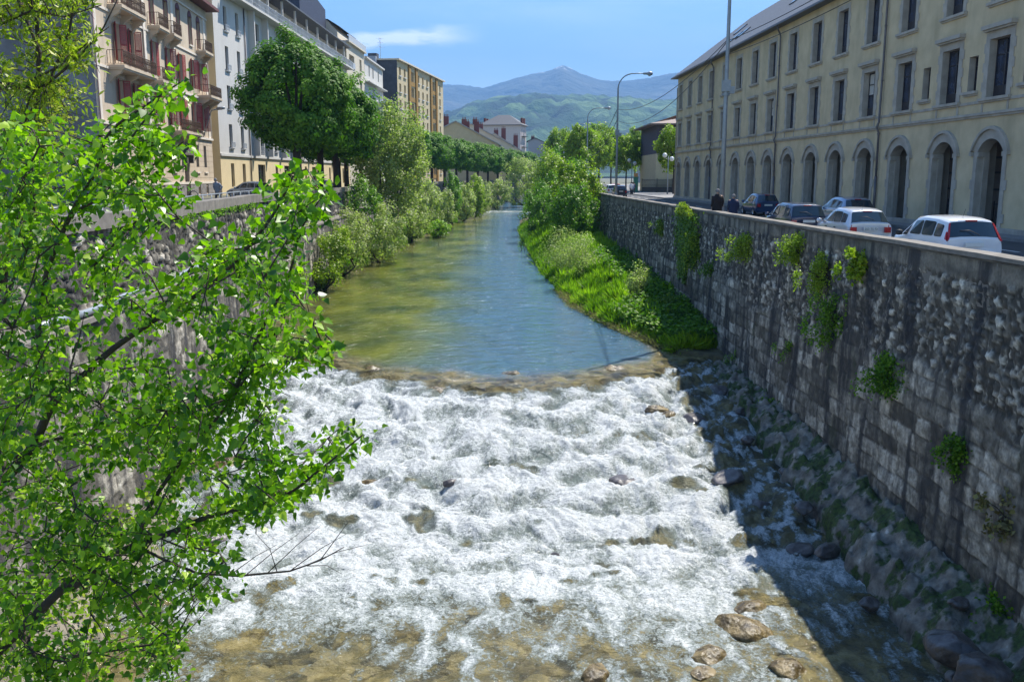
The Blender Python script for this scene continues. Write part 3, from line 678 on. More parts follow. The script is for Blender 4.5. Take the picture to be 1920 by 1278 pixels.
for k, s in enumerate(SA):
    for z in (1.9, 2.75, 3.5): b.box(s-2., s+1.4, -3.08, -3.0, z, z+.10)
    b.box(s-.3, s-.2, -3.09, -2.99, .3, 4.3); b.box(s+1.0, s+1.1, -3.09, -2.99, .3, 4.3)
b.split('shop_front_frame', M_IRON, rb)
# stone trim
b = MB(); b.box(-.02, LR+.02, .0, .16, 5.38, 5.50); b.box(-.02, LR+.02, 0, .09, 5.28, 5.378); b.box(-.02, LR+.02, 0, .04, 5.93, 6.06)
for s in SA:
    for q in (-1.12, 1.0): b.box(s+q, s+q+.14, 0, .035, 5.502, 5.928)
b.build('string_course', M_STONE, rb)
b = MB(); b.box(-.02, LR+.02, 0, .22, 0, .34); b.build('plinth', M_STONE, rb)
def surround_mesh():
    b = MB(); ww = .82
    for sg in (-1, 1):
        x0, x1 = sorted((sg*ww, sg*(ww+.34))); b.box(x0, x1, .0, .035, 6.10, 9.05)
        for z in (6.45, 7.30, 8.15):
            x0, x1 = sorted((sg*(ww+.34), sg*(ww+.46))); b.box(x0, x1, 0, .034, z, z+.42)
    b.box(-ww, ww, 0, .035, 8.72, 9.05)
    b.box(-ww-.42, ww+.42, 0, .30, 9.14, 9.32); b.box(-ww-.36, ww+.36, 0, .2, 9.052, 9.138)
    return b.mesh('surround', M_STONE)
def surround2_mesh():
    b = MB(); ww = .80
    for sg in (-1, 1):
        x0, x1 = sorted((sg*ww, sg*(ww+.28))); b.box(x0, x1, .0, .035, 10.35, 13.35)
        for z in (10.7, 11.5, 12.3):
            x0, x1 = sorted((sg*(ww+.28), sg*(ww+.40))); b.box(x0, x1, 0, .034, z, z+.4)
    b.box(-ww, ww, 0, .035, 13.05, 13.35); return b.mesh('surround', M_STONE)
def sill_mesh(w, z):
    b = MB(); b.box(-w, w, -.25, .18, z-.14, z-.01); b.box(-w+.03, w-.03, 0, .1, z-.22, z-.142); return b.mesh('sill', M_STONE)
s1m, s2m, l1m, l2m, l3m = surround_mesh(), surround2_mesh(), sill_mesh(1.28, 6.15), sill_mesh(1.22, 10.35), sill_mesh(.62, 6.55)
def arch_mesh():
    b = MB()
    A = arc(-ow, ow, 3.72, 4.30); Bq = arc(-ow-.36, ow+.36, 3.78, 4.72); C_ = arc(-ow-.36, ow+.36, 3.78, 4.72); Dq = arc(-ow-.50, ow+.50, 3.70, 4.86)
    for P, Q, y in ((A, Bq, .05), (C_, Dq, .16)):
        for k in range(len(P)-1):
            i = b.pts([(P[k][0],0,P[k][1]),(P[k+1][0],0,P[k+1][1]),(Q[k+1][0],0,Q[k+1][1]),(Q[k][0],0,Q[k][1]),(P[k][0],y,P[k][1]),(P[k+1][0],y,P[k+1][1]),(Q[k+1][0],y,Q[k+1][1]),(Q[k][0],y,Q[k][1])])
            for q in ((4,5,6,7)[::-1],(0,1,5,4),(2,3,7,6)): b.face([i+t for t in q])
    for sg in (-1, 1):
        x0, x1 = sorted((sg*ow, sg*(ow+.30))); b.box(x0, x1, 0, .05, .34, 3.74)
        x0, x1 = sorted((sg*(ow+.301), sg*(ow+.46))); b.box(x0, x1, 0, .048, .55, .95); b.box(x0, x1, 0, .048, 2.0, 2.45)
        x0, x1 = sorted((sg*(ow+.33), sg*(ow+.52))); b.box(x0, x1, 0, .17, 3.55, 3.72)
        x0, x1 = sorted((sg*(ow-.12), sg*(ow-.002))); b.box(x0, x1, -.5, .052, 3.50, 3.70)
        x0, x1 = sorted((sg*(ow-.10), sg*(ow-.002))); b.box(x0, x1, -.515, -.25, .31, 3.50)
    return b.mesh('arch_surround', M_STONE)
am = arch_mesh()
def grille_mesh():
    b = MB(); z0, z1, y = .32, 1.35, -.9
    b.box(-.95, .95, y-.02, y+.02, z1-.05, z1); b.box(-.95, .95, y-.02, y+.02, z0+.05, z0+.09)
    for x in np.linspace(-.95, .95, 5): b.box(x-.02, x+.02, y-.02, y+.02, z0, z1+.12)
    for a, c in zip(np.linspace(-.95, .95, 5)[:-1], np.linspace(-.95, .95, 5)[1:]):
        b.tube([(a, y, z0+.1), (c, y, z1-.06)], .012, 4); b.tube([(c, y, z0+.1), (a, y, z1-.06)], .012, 4)
    return b.mesh('grille', M_IRON)
gm_ = grille_mesh(); M_CREAM2_ = mat('blind_cloth', (.5,.48,.44), .9, .05, 2, 0)
n = N('reflecting_glass'); c = n.ramp(n.noise(1.3, 3), [(.4, (.012,.016,.03)), (.62, (.04,.055,.10)), (.75, (.12,.13,.16))]); n.base(c); n.rough(.06); n.p.inputs['Specular IOR Level'].default_value = .8; M_REFL = n.m
for k, s in enumerate(SA):
    link('arch_surround', am, rb, (s, 0, 0))
    if k < 9: link('grille', gm_, rb, (s, 0, 0))
    for (sm_, lm_, zz, hh_, ww) in ((s1m, l1m, 6.15, 2.57, 1.64), (s2m, l2m, 10.35, 2.70, 1.60)):
        o = window(rb, s, zz, ww, hh_, -.31, M_DARKFR, M_REFL, 'panel')
        link('surround', sm_, o, (0, .31, -zz)); link('sill', lm_, o, (0, .31, -zz))
bl = MB(); bl.poly([(.74,-.028,1.3),(-.74,-.028,1.3),(-.74,-.028,2.48),(.74,-.028,2.48)]); blm = bl.mesh('blind', M_CREAM2_)
for i_, z_ in ((8, 6.15), (4, 6.15), (11, 10.35)):
    link('blind', blm, rb, (SA[i_], -.31, z_))
for s in NAR:
    o = window(rb, s, 6.55, .8, 1.6, -.31, M_DARKFR, M_REFL, 'case'); link('sill', l3m, o, (0, .31, -6.55))
b = MB(); hiproof(b, 0, LR, -D, 0, EAVE, 5.9, .62, 0, False, True); b.build('roof', M_SLATE, rb)
b = MB(); b.box(-.6, LR+.62, .62, .76, EAVE-.02, EAVE+.12); b.build('gutter', M_ZINC, rb)
for s in (15.2, 34.4, 55.4):
    b = MB(); s += SO
    b.tube([(s-.5,.60,EAVE-.02),(s-.45,.5,EAVE-.3),(s-.05,.2,EAVE-.55),(s,.14,EAVE-.8),(s,.14,9),(s,.17,5.7),(s,.28,5.4),(s,.14,5.1),(s,.13,2.6)], .065, 8)
    b.tube([(s,.13,2.6),(s,.13,.3)], .085, 8)
    for z in (3,5,8,11): b.tube([(s,.14,z),(s,.14,z+.06)], .09, 8)
    b.build('downpipe', M_ZINC, rb)
sl = 5.72/((D+1.24)/2)
for s, u, wd in ((52,.25,1.2),(54.5,.25,1.2),(40.5,.45,1.3),(60,.52,1.1),(27,.6,1.2)):
    s += SO; b = MB()
    y0 = .62-u*7.1; z0 = EAVE+.18+u*5.72
    nrm = Vector((0, sl, 1)).normalized(); dv = Vector((0, -1, sl)).normalized()
    P = [Vector((s+a, y0, z0))+dv*t+nrm*h for a in (-wd/2, wd/2) for t in (0, 1.5) for h in (0, .09)]
    i = b.pts(P)
    for q in ((0,1,3,2),(4,6,7,5),(0,4,5,1),(2,3,7,6),(1,5,7,3)): b.face([i+t for t in q])
    o = b.build('skylight', M_ZINC, rb)
    b = MB(); b.poly([Vector((s+a, y0, z0))+dv*t+nrm*.094 for a, t in ((-wd/2+.1,.1),(wd/2-.1,.1),(wd/2-.1,1.4),(-wd/2+.1,1.4))]); b.build('pane', M_DARKGL, o)
b = MB()
for x in (LR-.15,): b.tube([(LR-.1,.08,0),(LR-.1,.08,12.9)], .06, 6)
b.build('corner_pipe', M_STONE, rb)

# ================================================================== red-shuttered apartment building, left
M_CREAM = mat('cream_stucco', (.56,.455,.335), .9, .12, 1., .2, .01, 25, stain=(.9,.25))
M_CREAM2 = mat('cream_band', (.68,.61,.52), .85, .1, 2, .1)
M_GREYW = mat('grey_rough_plaster', (.20,.20,.215), .95, .35, .35, .5, .03, 6, stain=(.6,.4))
M_RED = mat('red_shutter_paint', (.36,.055,.045), .6, .3, 6, .1)
M_REDD = mat('dark_red_surround', (.12,.025,.03), .7, .3, 6, .1)
M_IRONB = mat('rusty_iron', (.10,.06,.035), .7, .5, 8, .2)
M_SOFF = mat('brown_eave_wood', (.14,.05,.045), .7, .3, 5, .1)
M_RUBP = mat('plinth_stone', (.24,.22,.21), .9, .45, 2.2, .8, .05, 5)
LN = (-27.85, 63.4); LF = (-30.4, 95.0); L1 = 31.7
lb = root('apartment_building', 'cream apartment building with red shutters and iron balconies, nearest on the left', LF, LN)
S2X = lambda s: L1-s
colS = [5.0, 8.3, 13.8, 17.8, 21.6, 25.6, 28.6]; EZ = 18.7; D1 = 15.
ops = []; wins = []
for k, s in enumerate(colS):
    x = S2X(s)
    if k != 4: ops.append((x-.5, x+.5, 3.05, 5.55)); wins.append((x, 3.05, 1., 2.5, 'g'))
    ops.append((x-.55, x+.55, 6.95, 9.45)); wins.append((x, 6.95, 1.1, 2.5, 's'))
    ops.append((x-.55, x+.55, 10.75, 13.35)); wins.append((x, 10.75, 1.1, 2.6, 's'))
    ops.append((x-.5, x+.5, 14.65, 17.25)); wins.append((x, 14.65, 1., 2.6, 't'))
    ops.append((x-.45, x+.45, 1.0, 1.65)); wins.append((x, 1.0, .9, .65, 'b'))
xd = S2X(21.6); ops = [o for o in ops if not (abs((o[0]+o[1])/2-xd) < .1 and o[2] < 2)]; wins = [q for q in wins if not (abs(q[0]-xd) < .1 and q[1] < 2)]
ops.append((xd-.75, xd+.75, .7, 4.3))
b = MB()
facade(b, 0, L1, .0, 6.3, [o for o in ops if o[3] < 6.3], .4, 0, 0)
facade(b, 0, L1, 6.3, EZ, [o for o in ops if o[2] > 6.3], .35, 0, 0)
b.poly([(0,-D1,0),(0,0,0),(0,0,EZ),(0,-D1,EZ)]); b.poly([(L1,0,0),(L1,-D1,0),(L1,-D1,EZ),(L1,0,EZ)], 1); b.poly([(0,-D1,0),(L1,-D1,0),(L1,-D1,EZ),(0,-D1,EZ)][::-1])
b.build('wall', [M_CREAM, M_GREYW], lb)
b = MB(); b.box(-.05, L1+.05, .0, .16, 6.15, 6.35); b.box(-.05, L1+.05, 0, .09, 9.95, 10.12); b.box(-.05, L1+.05, 0, .09, 13.85, 14.02)
b.box(-.05, L1+.05, 0, .14, 17.75, 17.9); b.box(-.02, L1+.02, 0, .1, 1.92, 2.12); b.box(-.03, .0, -.4, .07, 6.35, EZ)
for s in (11.4, 19.6, 30.8, .5): b.box(S2X(s)-.35, S2X(s)+.35, 0, .06, 6.352, 17.74)
b.build('cornice', M_CREAM2, lb)
b = MB()
pxs = sorted([0, L1]+[v for o in ops if o[2] < 1.1 for v in o[:2]])
for a, c in zip(pxs[::2], pxs[1::2]): b.box(a, c, 0, .07, .0, 1.91)
b.split('plinth', M_RUBP, lb)
b = MB()
for z in np.arange(2.5, 6.0, .52):
    seg = sorted([0, L1]+[v for o in ops if o[2] < z < o[3] and o[2] > 1.5 or (o[2] < 1 and o[3] > 3) and z < 4.3 for v in o[:2]])
    for a, c in zip(seg[::2], seg[1::2]):
        if c-a > .1: b.box(a, c, 0, .012, z, z+.47)
b.build('rusticated_courses', M_CREAM, lb)
SHM = {}
def shutter(parent, x, z, w, h, ang, m):
    k = (w, round(h, 2), m.name)
    if k not in SHM:
        b = MB(); b.box(0, .06, 0, .04, 0, h); b.box(w-.06, w, 0, .04, 0, h)
        for zz in (0, h*.45, h-.08): b.box(.06, w-.06, 0, .04, zz, zz+.08)
        zz = .1
        while zz < h-.12:
            b.poly([(.06,.005,zz+.045),(w-.06,.005,zz+.045),(w-.06,.035,zz),(.06,.035,zz)]); b.poly([(.06,.004,zz),(w-.06,.004,zz),(w-.06,.004,zz+.045),(.06,.004,zz+.045)]); zz += .06
        SHM[k] = b.mesh('shutter', m)
    o = link('shutter', SHM[k], parent, (x, 0, z)); o.rotation_euler = (0, 0, ang); return o
rg = random.Random(5)
for (x, z, w_, h_, t) in wins:
    o = window(lb, x, z, w_, h_, -.22 if t != 'b' else -.2, M_WHITEFR if t == 's' and rg.random() < .6 else M_DARKFR, M_DARKGL)
    if t == 's':
        for sg in (-1, 1):
            q = shutter(lb, x+sg*w_/2, z, .52, h_, 0, M_RED)
            q.rotation_euler = (0, 0, (rg.uniform(.1, .5) if sg > 0 else PI-rg.uniform(.1, 1.2)))
            q.location.y = .03
    if t == 't':
        b = MB(); A = arc(-w_/2-.18, w_/2+.18, h_-.1, h_+.42); 
        b.prism([(p[0], p[1]) for p in A], .2, .27); b.box(-w_/2-.14, -w_/2, .22, .26, 0, h_); b.box(w_/2, w_/2+.14, .22, .26, 0, h_)
        b.build('surround', M_REDD, o)
    if t in 'gt':
        b = MB(); b.box(-w_/2-.12, w_/2+.12, .1, .34, -.14, -.01); b.build('sill', M_CREAM2, o)
    if t == 's' and z < 10: 
        b = MB(); b.box(-w_/2-.2, w_/2+.2, .2, .32, h_+.12, h_+.3); b.build('lintel', M_CREAM2, o); b = MB(); b.box(-w_/2-.12, w_/2+.12, .1, .34, -.12, -.01); b.build('sill', M_CREAM2, o)
for s0, s1, z, dp in ((2.6, 10.3, 10.25, 1.15),(12.7,15.,10.25,.9),(27.0,31.6,10.25,1.3),(17.2,23.9,6.5,1.0),(3.4,9.0,14.4,1.0),(12.5,15.3,14.4,.95),(16.6,19.2,14.4,.95),(27.3,30.3,14.4,.95)):
    balcony(lb, S2X(s1), S2X(s0), z, dp, M_CREAM, M_IRONB)
# door with a small pediment
b = MB(); b.box(-.75, .75, -.35, -.3, .7, 4.3); o = b.build('door', M_REDD, lb, (xd, 0, 0))
b = MB(); b.prism([(-1.3,4.5),(1.3,4.5),(0,5.5)], .0, .5); b.box(-1.15, -.85, 0, .4, 3.8, 4.5); b.box(.85, 1.15, 0, .4, 3.8, 4.5); b.build('pediment', mat('grey_stone_dark', (.13,.11,.10), .8, .3, 4), o)
b = MB(); hiproof(b, 0, L1, -D1, 0, EZ+.05, 5.0, 1.15, 0, True, True, .28); b.build('roof', M_SOFF, lb)
for s in (11.0,): 
    b = MB(); b.tube([(S2X(s),.1,EZ),(S2X(s),.1,.7)], .06, 6); b.build('downpipe', M_CREAM2, lb)
b = MB(); b.tube([(L1-.2,.08,EZ),(L1-.2,.08,.7)], .06, 6); b.build('downpipe', mat('pink_pipe', (.35,.22,.2), .5, .2), lb)
# wall lamp on the facade
b = MB(); q = at(389,240,92); 
wl_ = thing('wall_lamp', 'grey street lamp on a bent arm fixed to the cream building corner', 'lamp', (-30.1, 91.5, 8.2))
b.tube([(0,0,-1.9),(.9,-.1,.5),(1.0,-.1,.7),(1.6,-.1,.85)], .055, 6); b.build('arm', M_GALV, wl_)
b = MB(); b.lathe([(.0,.0),(.14,.02),(.16,.5),(.1,.8),(.0,.82)], (0,0,0), 8); o = b.build('lamp_head', M_GALV, wl_, (1.5,-.1,.85)); o.rotation_euler = (0, 1.45, 0)

# ================================================================== long white building
M_WHITE = mat('white_render', (.55,.53,.50), .9, .06, .6, .1, .01, 20, stain=(.6,.15))
M_YELL = mat('pale_yellow_render', (.72,.58,.34), .9, .08, .6, .1)
M_RAILW = mat('pale_rail_metal', (.45,.48,.52), .5, .1, 3, 0)
WN = (-30.18, 96.8); WF = (-29.2, 168.0); LW = 71.2
wb = root('apartment_building', 'long white apartment building with a continuous top floor balcony behind the round trees', WF, WN)
S2 = lambda s: LW-s
ops = []; wins = []
pat = [(3.9,1.1,'w'),(8.0,1.1,'w'),(15.0,3.0,'l'),(21.8,1.2,'w'),(27.,3.0,'l'),(33.,1.2,'w'),(37.5,1.2,'w'),(43,3.0,'l'),(49,1.2,'w'),(54.,1.2,'w'),(59.5,3.0,'l'),(65,1.2,'w'),(69,1.1,'w')]
for s, w_, t in pat:
    for k in range(4):
        z = 5.65+k*4.0
        if k == 3 and t == 'w' and s > 12: h_ = 2.0
        else: h_ = 2.45
        if t == 'l': z -= .5; h_ = 3.0
        ops.append((S2(s)-w_/2, S2(s)+w_/2, z, z+h_)); wins.append((S2(s), z, w_, h_, t))
    ops.append((S2(s)-w_/2, S2(s)+w_/2, 1.5 if t == 'w' else .85, 4.0)); wins.append((S2(s), 1.5 if t == 'w' else .85, w_, 4.0-(1.5 if t == 'w' else .85), 'g'))
b = MB(); facade(b, 0, LW, 0, 4.9, [o for o in ops if o[3] < 4.9], .3, 1, 1); facade(b, 0, LW, 4.9, 21.3, [o for o in ops if o[2] > 4.9], .3, 0, 0)
DW = 13.
for x, m_, fl in ((0, 0, 1), (LW, 1, -1)): b.poly([(x,-DW,0),(x,0,0),(x,0,21.3),(x,-DW,21.3)][::fl], m_)
b.poly([(LW,-1.7,21.3),(LW,-DW,21.3),(LW,-DW,25),(LW,-1.7,25)], 0); b.poly([(0,-1.7,21.3),(0,-DW,21.3),(0,-DW,25),(0,-1.7,25)][::-1], 0)
aops = [(S2(s)-w_/2, S2(s)+w_/2, 21.6, 23.9) for s, w_ in ((4,1.6),(9,1.6),(15,2.6),(21,1.6),(27,2.6),(33,1.6),(38,1.6),(43,2.6),(49,1.6),(54,1.6),(59.5,2.6),(65,1.6))]
facade(b, 0, LW, 21.3, 25., aops, .2, 0, 0, -1.7)
b.build('wall', [M_WHITE, M_YELL], wb)
for o in aops: window(wb, (o[0]+o[1])/2, 21.6, o[1]-o[0], 2.3, -1.88)
RG = {}
for (x, z, w_, h_, t) in wins:
    o = window(wb, x, z, w_, h_, -.26 if t != 'l' else -.28, M_DARKFR, M_DARKGL)
    if t == 'w':
        if 'w' not in RG:
            b = MB(); b.box(-.75,.75,.15,.42,-.16,-.02); RG['w'] = b.mesh('sill', M_WHITE)
            r = MB(); railing(r, -.62, .62, .5, -.02, .62, .12, False); RG['r'] = r.mesh('guard_rail', M_RAILW)
        link('sill', RG['w'], o); link('guard_rail', RG['r'], o)
    if t == 'l':
        if 'l' not in RG:
            r = MB(); railing(r, -1.5, 1.5, .3, .0, 1.0, .14, False); RG['l'] = r.mesh('guard_rail', M_RAILW)
        link('guard_rail', RG['l'], o)
b = MB(); b.box(-.1, LW+.05, 0, .14, 4.72, 4.95); b.box(S2(LW), S2(3.), .0, 1.25, 21.08, 21.3)
for s in (12.2, 17.8, 24.2, 29.8, 40, 46, 56.5, 62.5): b.box(S2(s)-.16, S2(s)+.16, 0, .75, 4.95, 21.08)
b.build('floor_slab', M_WHITE, wb)
b = MB(); railing(b, 0.05, S2(3.)-.05, 1.18, 21.3, 1.05, .16, False)
b.build('railing', M_RAILW, wb)
b = MB()
for s in np.arange(3.2, LW, 3.4): b.box(S2(s)-.1, S2(s)+.1, 1.0, 1.16, 21.3, 22.5)
for s in np.arange(6, LW, 6.8): b.box(S2(s)-.12, S2(s)+.12, .2, .45, 21.3, 24.6)
b.split('post', M_WHITE, wb)
b = MB(); b.prism([(0.9,24.75),(0.9,24.95),(-6.5,28.6),(-13.6,24.95),(-13.6,24.75)], -.2, LW-2.5, 0, 'x'); b.build('roof', M_SLATE, wb)
b = MB(); b.box(S2(41), S2(36), -6, -3.2, 25.5, 31.); b.build('chimney', mat('dark_red_brick', (.14,.045,.04), .85, .3, 5, .3), wb)
b = MB(); b.prism([(S2(52),27.6),(S2(52),33.2),(S2(71.),31.2),(S2(71.),27.0)], -7.5, -3.4, 0, 'y'); b.build('roof_gable', mat('blue_slate', (.04,.045,.075), .6, .3, 4), wb)
b = MB(); b.tube([(S2(10.4),.1,21),(S2(10.4),.1,.7)], .07, 6); b.build('downpipe', M_ZINC, wb)
for s, w_ in ((16,2.2),(22,2),(28,2.4),(34,2)):
    b = MB(); b.poly([(S2(s)-w_/2,-1.6,24.0),(S2(s)+w_/2,-1.6,24.0),(S2(s)+w_/2,-.3,23.3),(S2(s)-w_/2,-.3,23.3)]); b.poly([(S2(s)-w_/2,-.3,23.3),(S2(s)+w_/2,-.3,23.3),(S2(s)+w_/2,-.3,23.1),(S2(s)-w_/2,-.3,23.1)]); b.build('awning', mat('blue_awning', (.03,.07,.3), .8, .2), wb)

# ================================================================== generic blocks further along
def block(name, label, Nc, Fc, z0, z1, dep, mw, ms, wl_, rev=.25, extra=None, fr=None, glass=None):
    L = math.hypot(Nc[0]-Fc[0], Nc[1]-Fc[1]); r = root(name, label, Fc, Nc)
    ops = [(L-s-w/2, L-s+w/2, z, z+h) for s, z, w, h in wl_]
    b = MB(); facade(b, 0, L, z0, z1, ops, rev, 0, 0)
    b.poly([(0,-dep,z0),(0,0,z0),(0,0,z1),(0,-dep,z1)]); b.poly([(L,0,z0),(L,-dep,z0),(L,-dep,z1),(L,0,z1)], 1); b.poly([(0,-dep,z0),(L,-dep,z0),(L,-dep,z1),(0,-dep,z1)][::-1])
    b.poly([(0,0,z1),(L,0,z1),(L,-dep,z1),(0,-dep,z1)], 1)
    b.build('wall', [mw, ms], r)
    for s, z, w, h in wl_: window(r, L-s, z, w, h, -rev+.03, fr or M_WHITEFR, glass or M_DARKGL, 'case')
    return r, L
M_BEIGE = mat('beige_render', (.58,.52,.42), .9, .08, .6, .1)
wl3 = [(4.6, z, 4.6, 2.0) for z in (22.2, 18.4, 14.6, 10.8, 7)]+[(12.9, z, 2., 2.2) for z in (22.2, 18.4, 14.6, 10.8, 7)]
r3, L3 = block('apartment_building', 'narrow beige apartment building with recessed balconies, taller than its neighbours', (-29.2,168.2), (-28.7,185.), .5, 26.2, 12, M_BEIGE, M_BEIGE, wl3, .7)
b = MB(); b.box(0, L3, .0, .5, 26., 26.25); b.prism([(-1.5,26.25),(-1.5,27.5),(-3.2,29.6),(-11,29.6),(-11,26.25)], 0, L3, 0, 'x'); b.build('roof', M_BEIGE, r3)
b = MB(); b.box(.3, L3-.3, .38, .46, 26.25, 27.3)
for z in (22.2, 18.4, 14.6): b.box(L3-7, L3-2.2, .0, .15, z-.25, z+.75)
b.build('parapet', M_RAILW, r3)
b = MB(); b.prism([(-1.2,28.6),(-3.1,29.75),(-12,29.75),(-12,29.65),(-3.1,29.65)], -.2, L3+.2, 0, 'x'); b.build('roof_edge', M_SLATE, r3)
wl4 = [(s, z, 1.3, 2.1) for s in (5., 9.5, 16.) for z in (22.3, 18.2, 14.2, 10.2, 6.2)]
r4, L4 = block('apartment_building', 'pale grey apartment building with small windows beside the dark party wall', (-28.7,185.2), (-28.2,207.), .5, 25.5, 12, M_WHITE, M_WHITE, wl4)
b = MB(); b.box(0, L4, 0, .5, 25.3, 25.6); b.box(0, L4, .0, 1.0, 20.8, 21.0); b.build('cornice', M_WHITE, r4)
b = MB(); railing(b, 0, 9, 1.6, 18., 1.1, .3, False); b.box(0, 9, 0, 1.7, 17.8, 18.); b.build('balcony', M_RAILW, r4)
M_DSLATE = mat('dark_slate_cladding', (.045,.05,.065), .7, .3, 1.2, .2); M_OCH2 = mat('mustard_panel', (.30,.17,.035), .85, .15, 2, .1); M_TAN = mat('tan_render', (.52,.43,.27), .9, .08, 1, .1)
wl5 = []
for k in range(7):
    z = 25.3-k*3.65
    for s in (2.6, 7.0, 21.0, 25.6, 30.4, 46.2): wl5.append((s, z, 1.7, 1.9))
    for s in (14.4, 37.8): wl5.append((s, z-.6, 3.4, 2.6))
r5, L5 = block('apartment_building', 'ochre and tan apartment block with dark slate side wall, seventh storey above trees', (-26.,215.), (-19.3,265.), .3, 28.5, 12, M_TAN, M_DSLATE, wl5, .6)
r5['label'] = 'ochre and tan apartment block with a dark slate side wall and roof aerial'
b = MB()
for a0, a1 in ((10.1,11.9),(17.0,18.8),(33.7,35.4),(40.1,41.9)): b.box(L5-a1, L5-a0, 0, .35, .5, 28.4)
b.split('pilaster', M_OCH2, r5)
b = MB()
for k in range(7):
    for a0, a1 in ((11.9,17.0),(35.4,40.1)): b.box(L5-a1+.01, L5-a0-.01, 0, .12, 25.3-k*3.65-1.3, 25.3-k*3.65-.3)
b.split('balcony_panel', M_OCH2, r5)
b = MB()
for k in range(7):
    for s in (2.6, 7.0, 21.0, 25.6, 30.4, 46.2): b.box(L5-s-1.2, L5-s+1.2, 0, .25, 25.1-k*3.65, 25.28-k*3.65)
b.split('sill', M_WHITEFR, r5)
b = MB(); b.box(-.3, L5+.3, -12.3, .6, 28.52, 28.85); b.build('roof', M_BEIGE, r5)
b = MB(); b.box(L5+.0, L5+1.2, -7.2, -4.6, 2, 29.3); b.build('chimney_stack', mat('pale_blue_grey', (.25,.29,.36), .9, .1), r5)
b = MB(); b.box(L5-3, L5-1, -7., -5, 28.8, 30.2); b.box(L5-2, L5-.8, -10.8, -8.2, 28.8, 30.); b.box(25, 26.5, -6, -4, 28.8, 30); b.build('chimney', M_DSLATE, r5)
b = MB(); p0 = (L5-1.5, -4.2, 28.8); b.tube([p0, (p0[0], p0[1], 33.6)], .05, 4)
for z, l in ((33.4,1.1),(32.6,.9),(31.6,1.3)): b.tube([(p0[0]-l,p0[1],z),(p0[0]+l,p0[1],z)], .03, 4); b.tube([(p0[0],p0[1]-l*.8,z-.1),(p0[0],p0[1]+l*.8,z-.1)], .025, 4)
b.build('aerial', M_GALV, r5)
# low old houses past the ochre block
M_BRICK = mat('chimney_brick', (.15,.045,.035), .85, .3, 5, .2); M_PINK = mat('pinkish_render', (.52,.46,.44), .9, .1); M_ROOFL = mat('weathered_zinc_roof', (.34,.32,.31), .6, .25, 2, .1); M_GREYR = mat('grey_render', (.36,.36,.37), .9, .1)
def house(label, pk, eL, eR, Y, dep, zp, zl, zr, mw, mr, chim=(), wins=(), cat_='house'):
    r = thing(cat_, label, 'house', (pk, Y, 0))
    b = MB(); P = [(eL-pk,0),(eR-pk,0),(eR-pk,zr),(0,zp),(eL-pk,zl)]; b.prism(P, 0, dep); b.build('wall', mw, r)
    b = MB(); t = .35
    for (xa, za, xb, zb) in ((0,zp,eR-pk+.8,zr-(zp-zr)*.8/(eR-pk)),(0,zp,eL-pk-.8,zl-(zp-zl)*.8/(pk-eL))):
        b.prism([(xa,za+.02),(xb,zb+.02),(xb,zb+t),(xa,za+t)], -.5, dep+.5)
    b.build('roof', mr, r)
    for cx, cy, z0, h in chim:
        b = MB(); b.box(cx-.8, cx+.8, cy-.4, cy+.4, z0, z0+h); o = b.build('chimney', M_BRICK, r)
        b = MB()
        for k in (-.5, 0, .5): b.lathe([(.13,0),(.1,.7)], (cx+k, cy, z0+h), 6)
        b.build('chimney_pots', M_BRICK, o)
    for wx, wz, ww, wh in wins: window(r, wx, wz, ww, wh, -.03, M_WHITEFR, M_DARKGL); 
    return r
house('beige gabled house with two brick chimneys next to the ochre block', -17.4, -30, -4., 290, 14, 19.2, 13, 12.2, M_TAN, M_ROOFL, ((-3.0,2,17.3,3.6),(3.4,3,16,3.4),(6.4,2,14.5,4.8)))
house('beige gabled house, middle one behind the clipped trees', -13.5, -22, 0., 312, 12, 19.6, 15, 12.8, M_BEIGE, M_ROOFL, ((-2.5,2,18,3.4),(1.0,6,18,3.6),(3.,3,17.5,2.4)))
house('small beige house with a long roof falling to the right', -6.2, -14, 3.2, 330, 12, 17.4, 13, 11.4, M_BEIGE, M_ROOFL, ((3.2,4,14,5.4),(7.5,5,12,5),(0.5,7,16,3)))
# big hipped house
hb = thing('house', 'large grey villa with a dark hipped roof and little balconies above the trees', 'house', (5.6, 372, 0), math.radians(-168))
def boxhouse(r, L, dep, ze, hr, mw, mr, wz, oh=.9, cols=4, cx=2.):
    b = MB(); b.box(0, L, -dep, 0, 0, ze); b.build('wall', mw, r)
    b = MB(); hiproof(b, 0, L, -dep, 0, ze, hr, oh, 0, True, True, .25); b.build('roof', mr, r)
hb.rotation_euler = (0, 0, math.radians(168)); 
b = MB(); b.box(0, 15.6, 0, 11, 0, 22.); b.build('wall', M_PINK, hb)
b = MB(); hiproof(b, 0, 15.6, 0, 11, 22., 4.2, .8, 0, True, True, .25); b.build('roof', M_SLATE, hb)
for cx, cy in ((.5, 2), (.5, 6), (15, 3), (15,7)):
    b = MB(); b.box(cx-.4, cx+.4, cy-.8, cy+.8, 21.5, 25.); b.build('chimney', M_BRICK, hb)
for z in (18.2, 14.2, 10.2):
    for y in (2.4, 5.5, 8.6):
        o = window(hb, -.04, z, 1.2, 2.4, y, M_WHITEFR, M_DARKGL); o.rotation_euler = (0,0,PI/2)
    b = MB(); b.box(-1.0, 0, 1.5, 9.5, z-.4, z-.2); railside(b, -.95, 1.5, 9.5, z-.2, 1.); b.build('balcony', M_IRON, hb)
house('low grey house with dark slate roof right of the villa', 10.5, 7.5, 20.5, 425, 12, 19.6, 18.4, 15.2, M_GREYR, M_DSLATE, ((-1,4,17.4,3.2),))
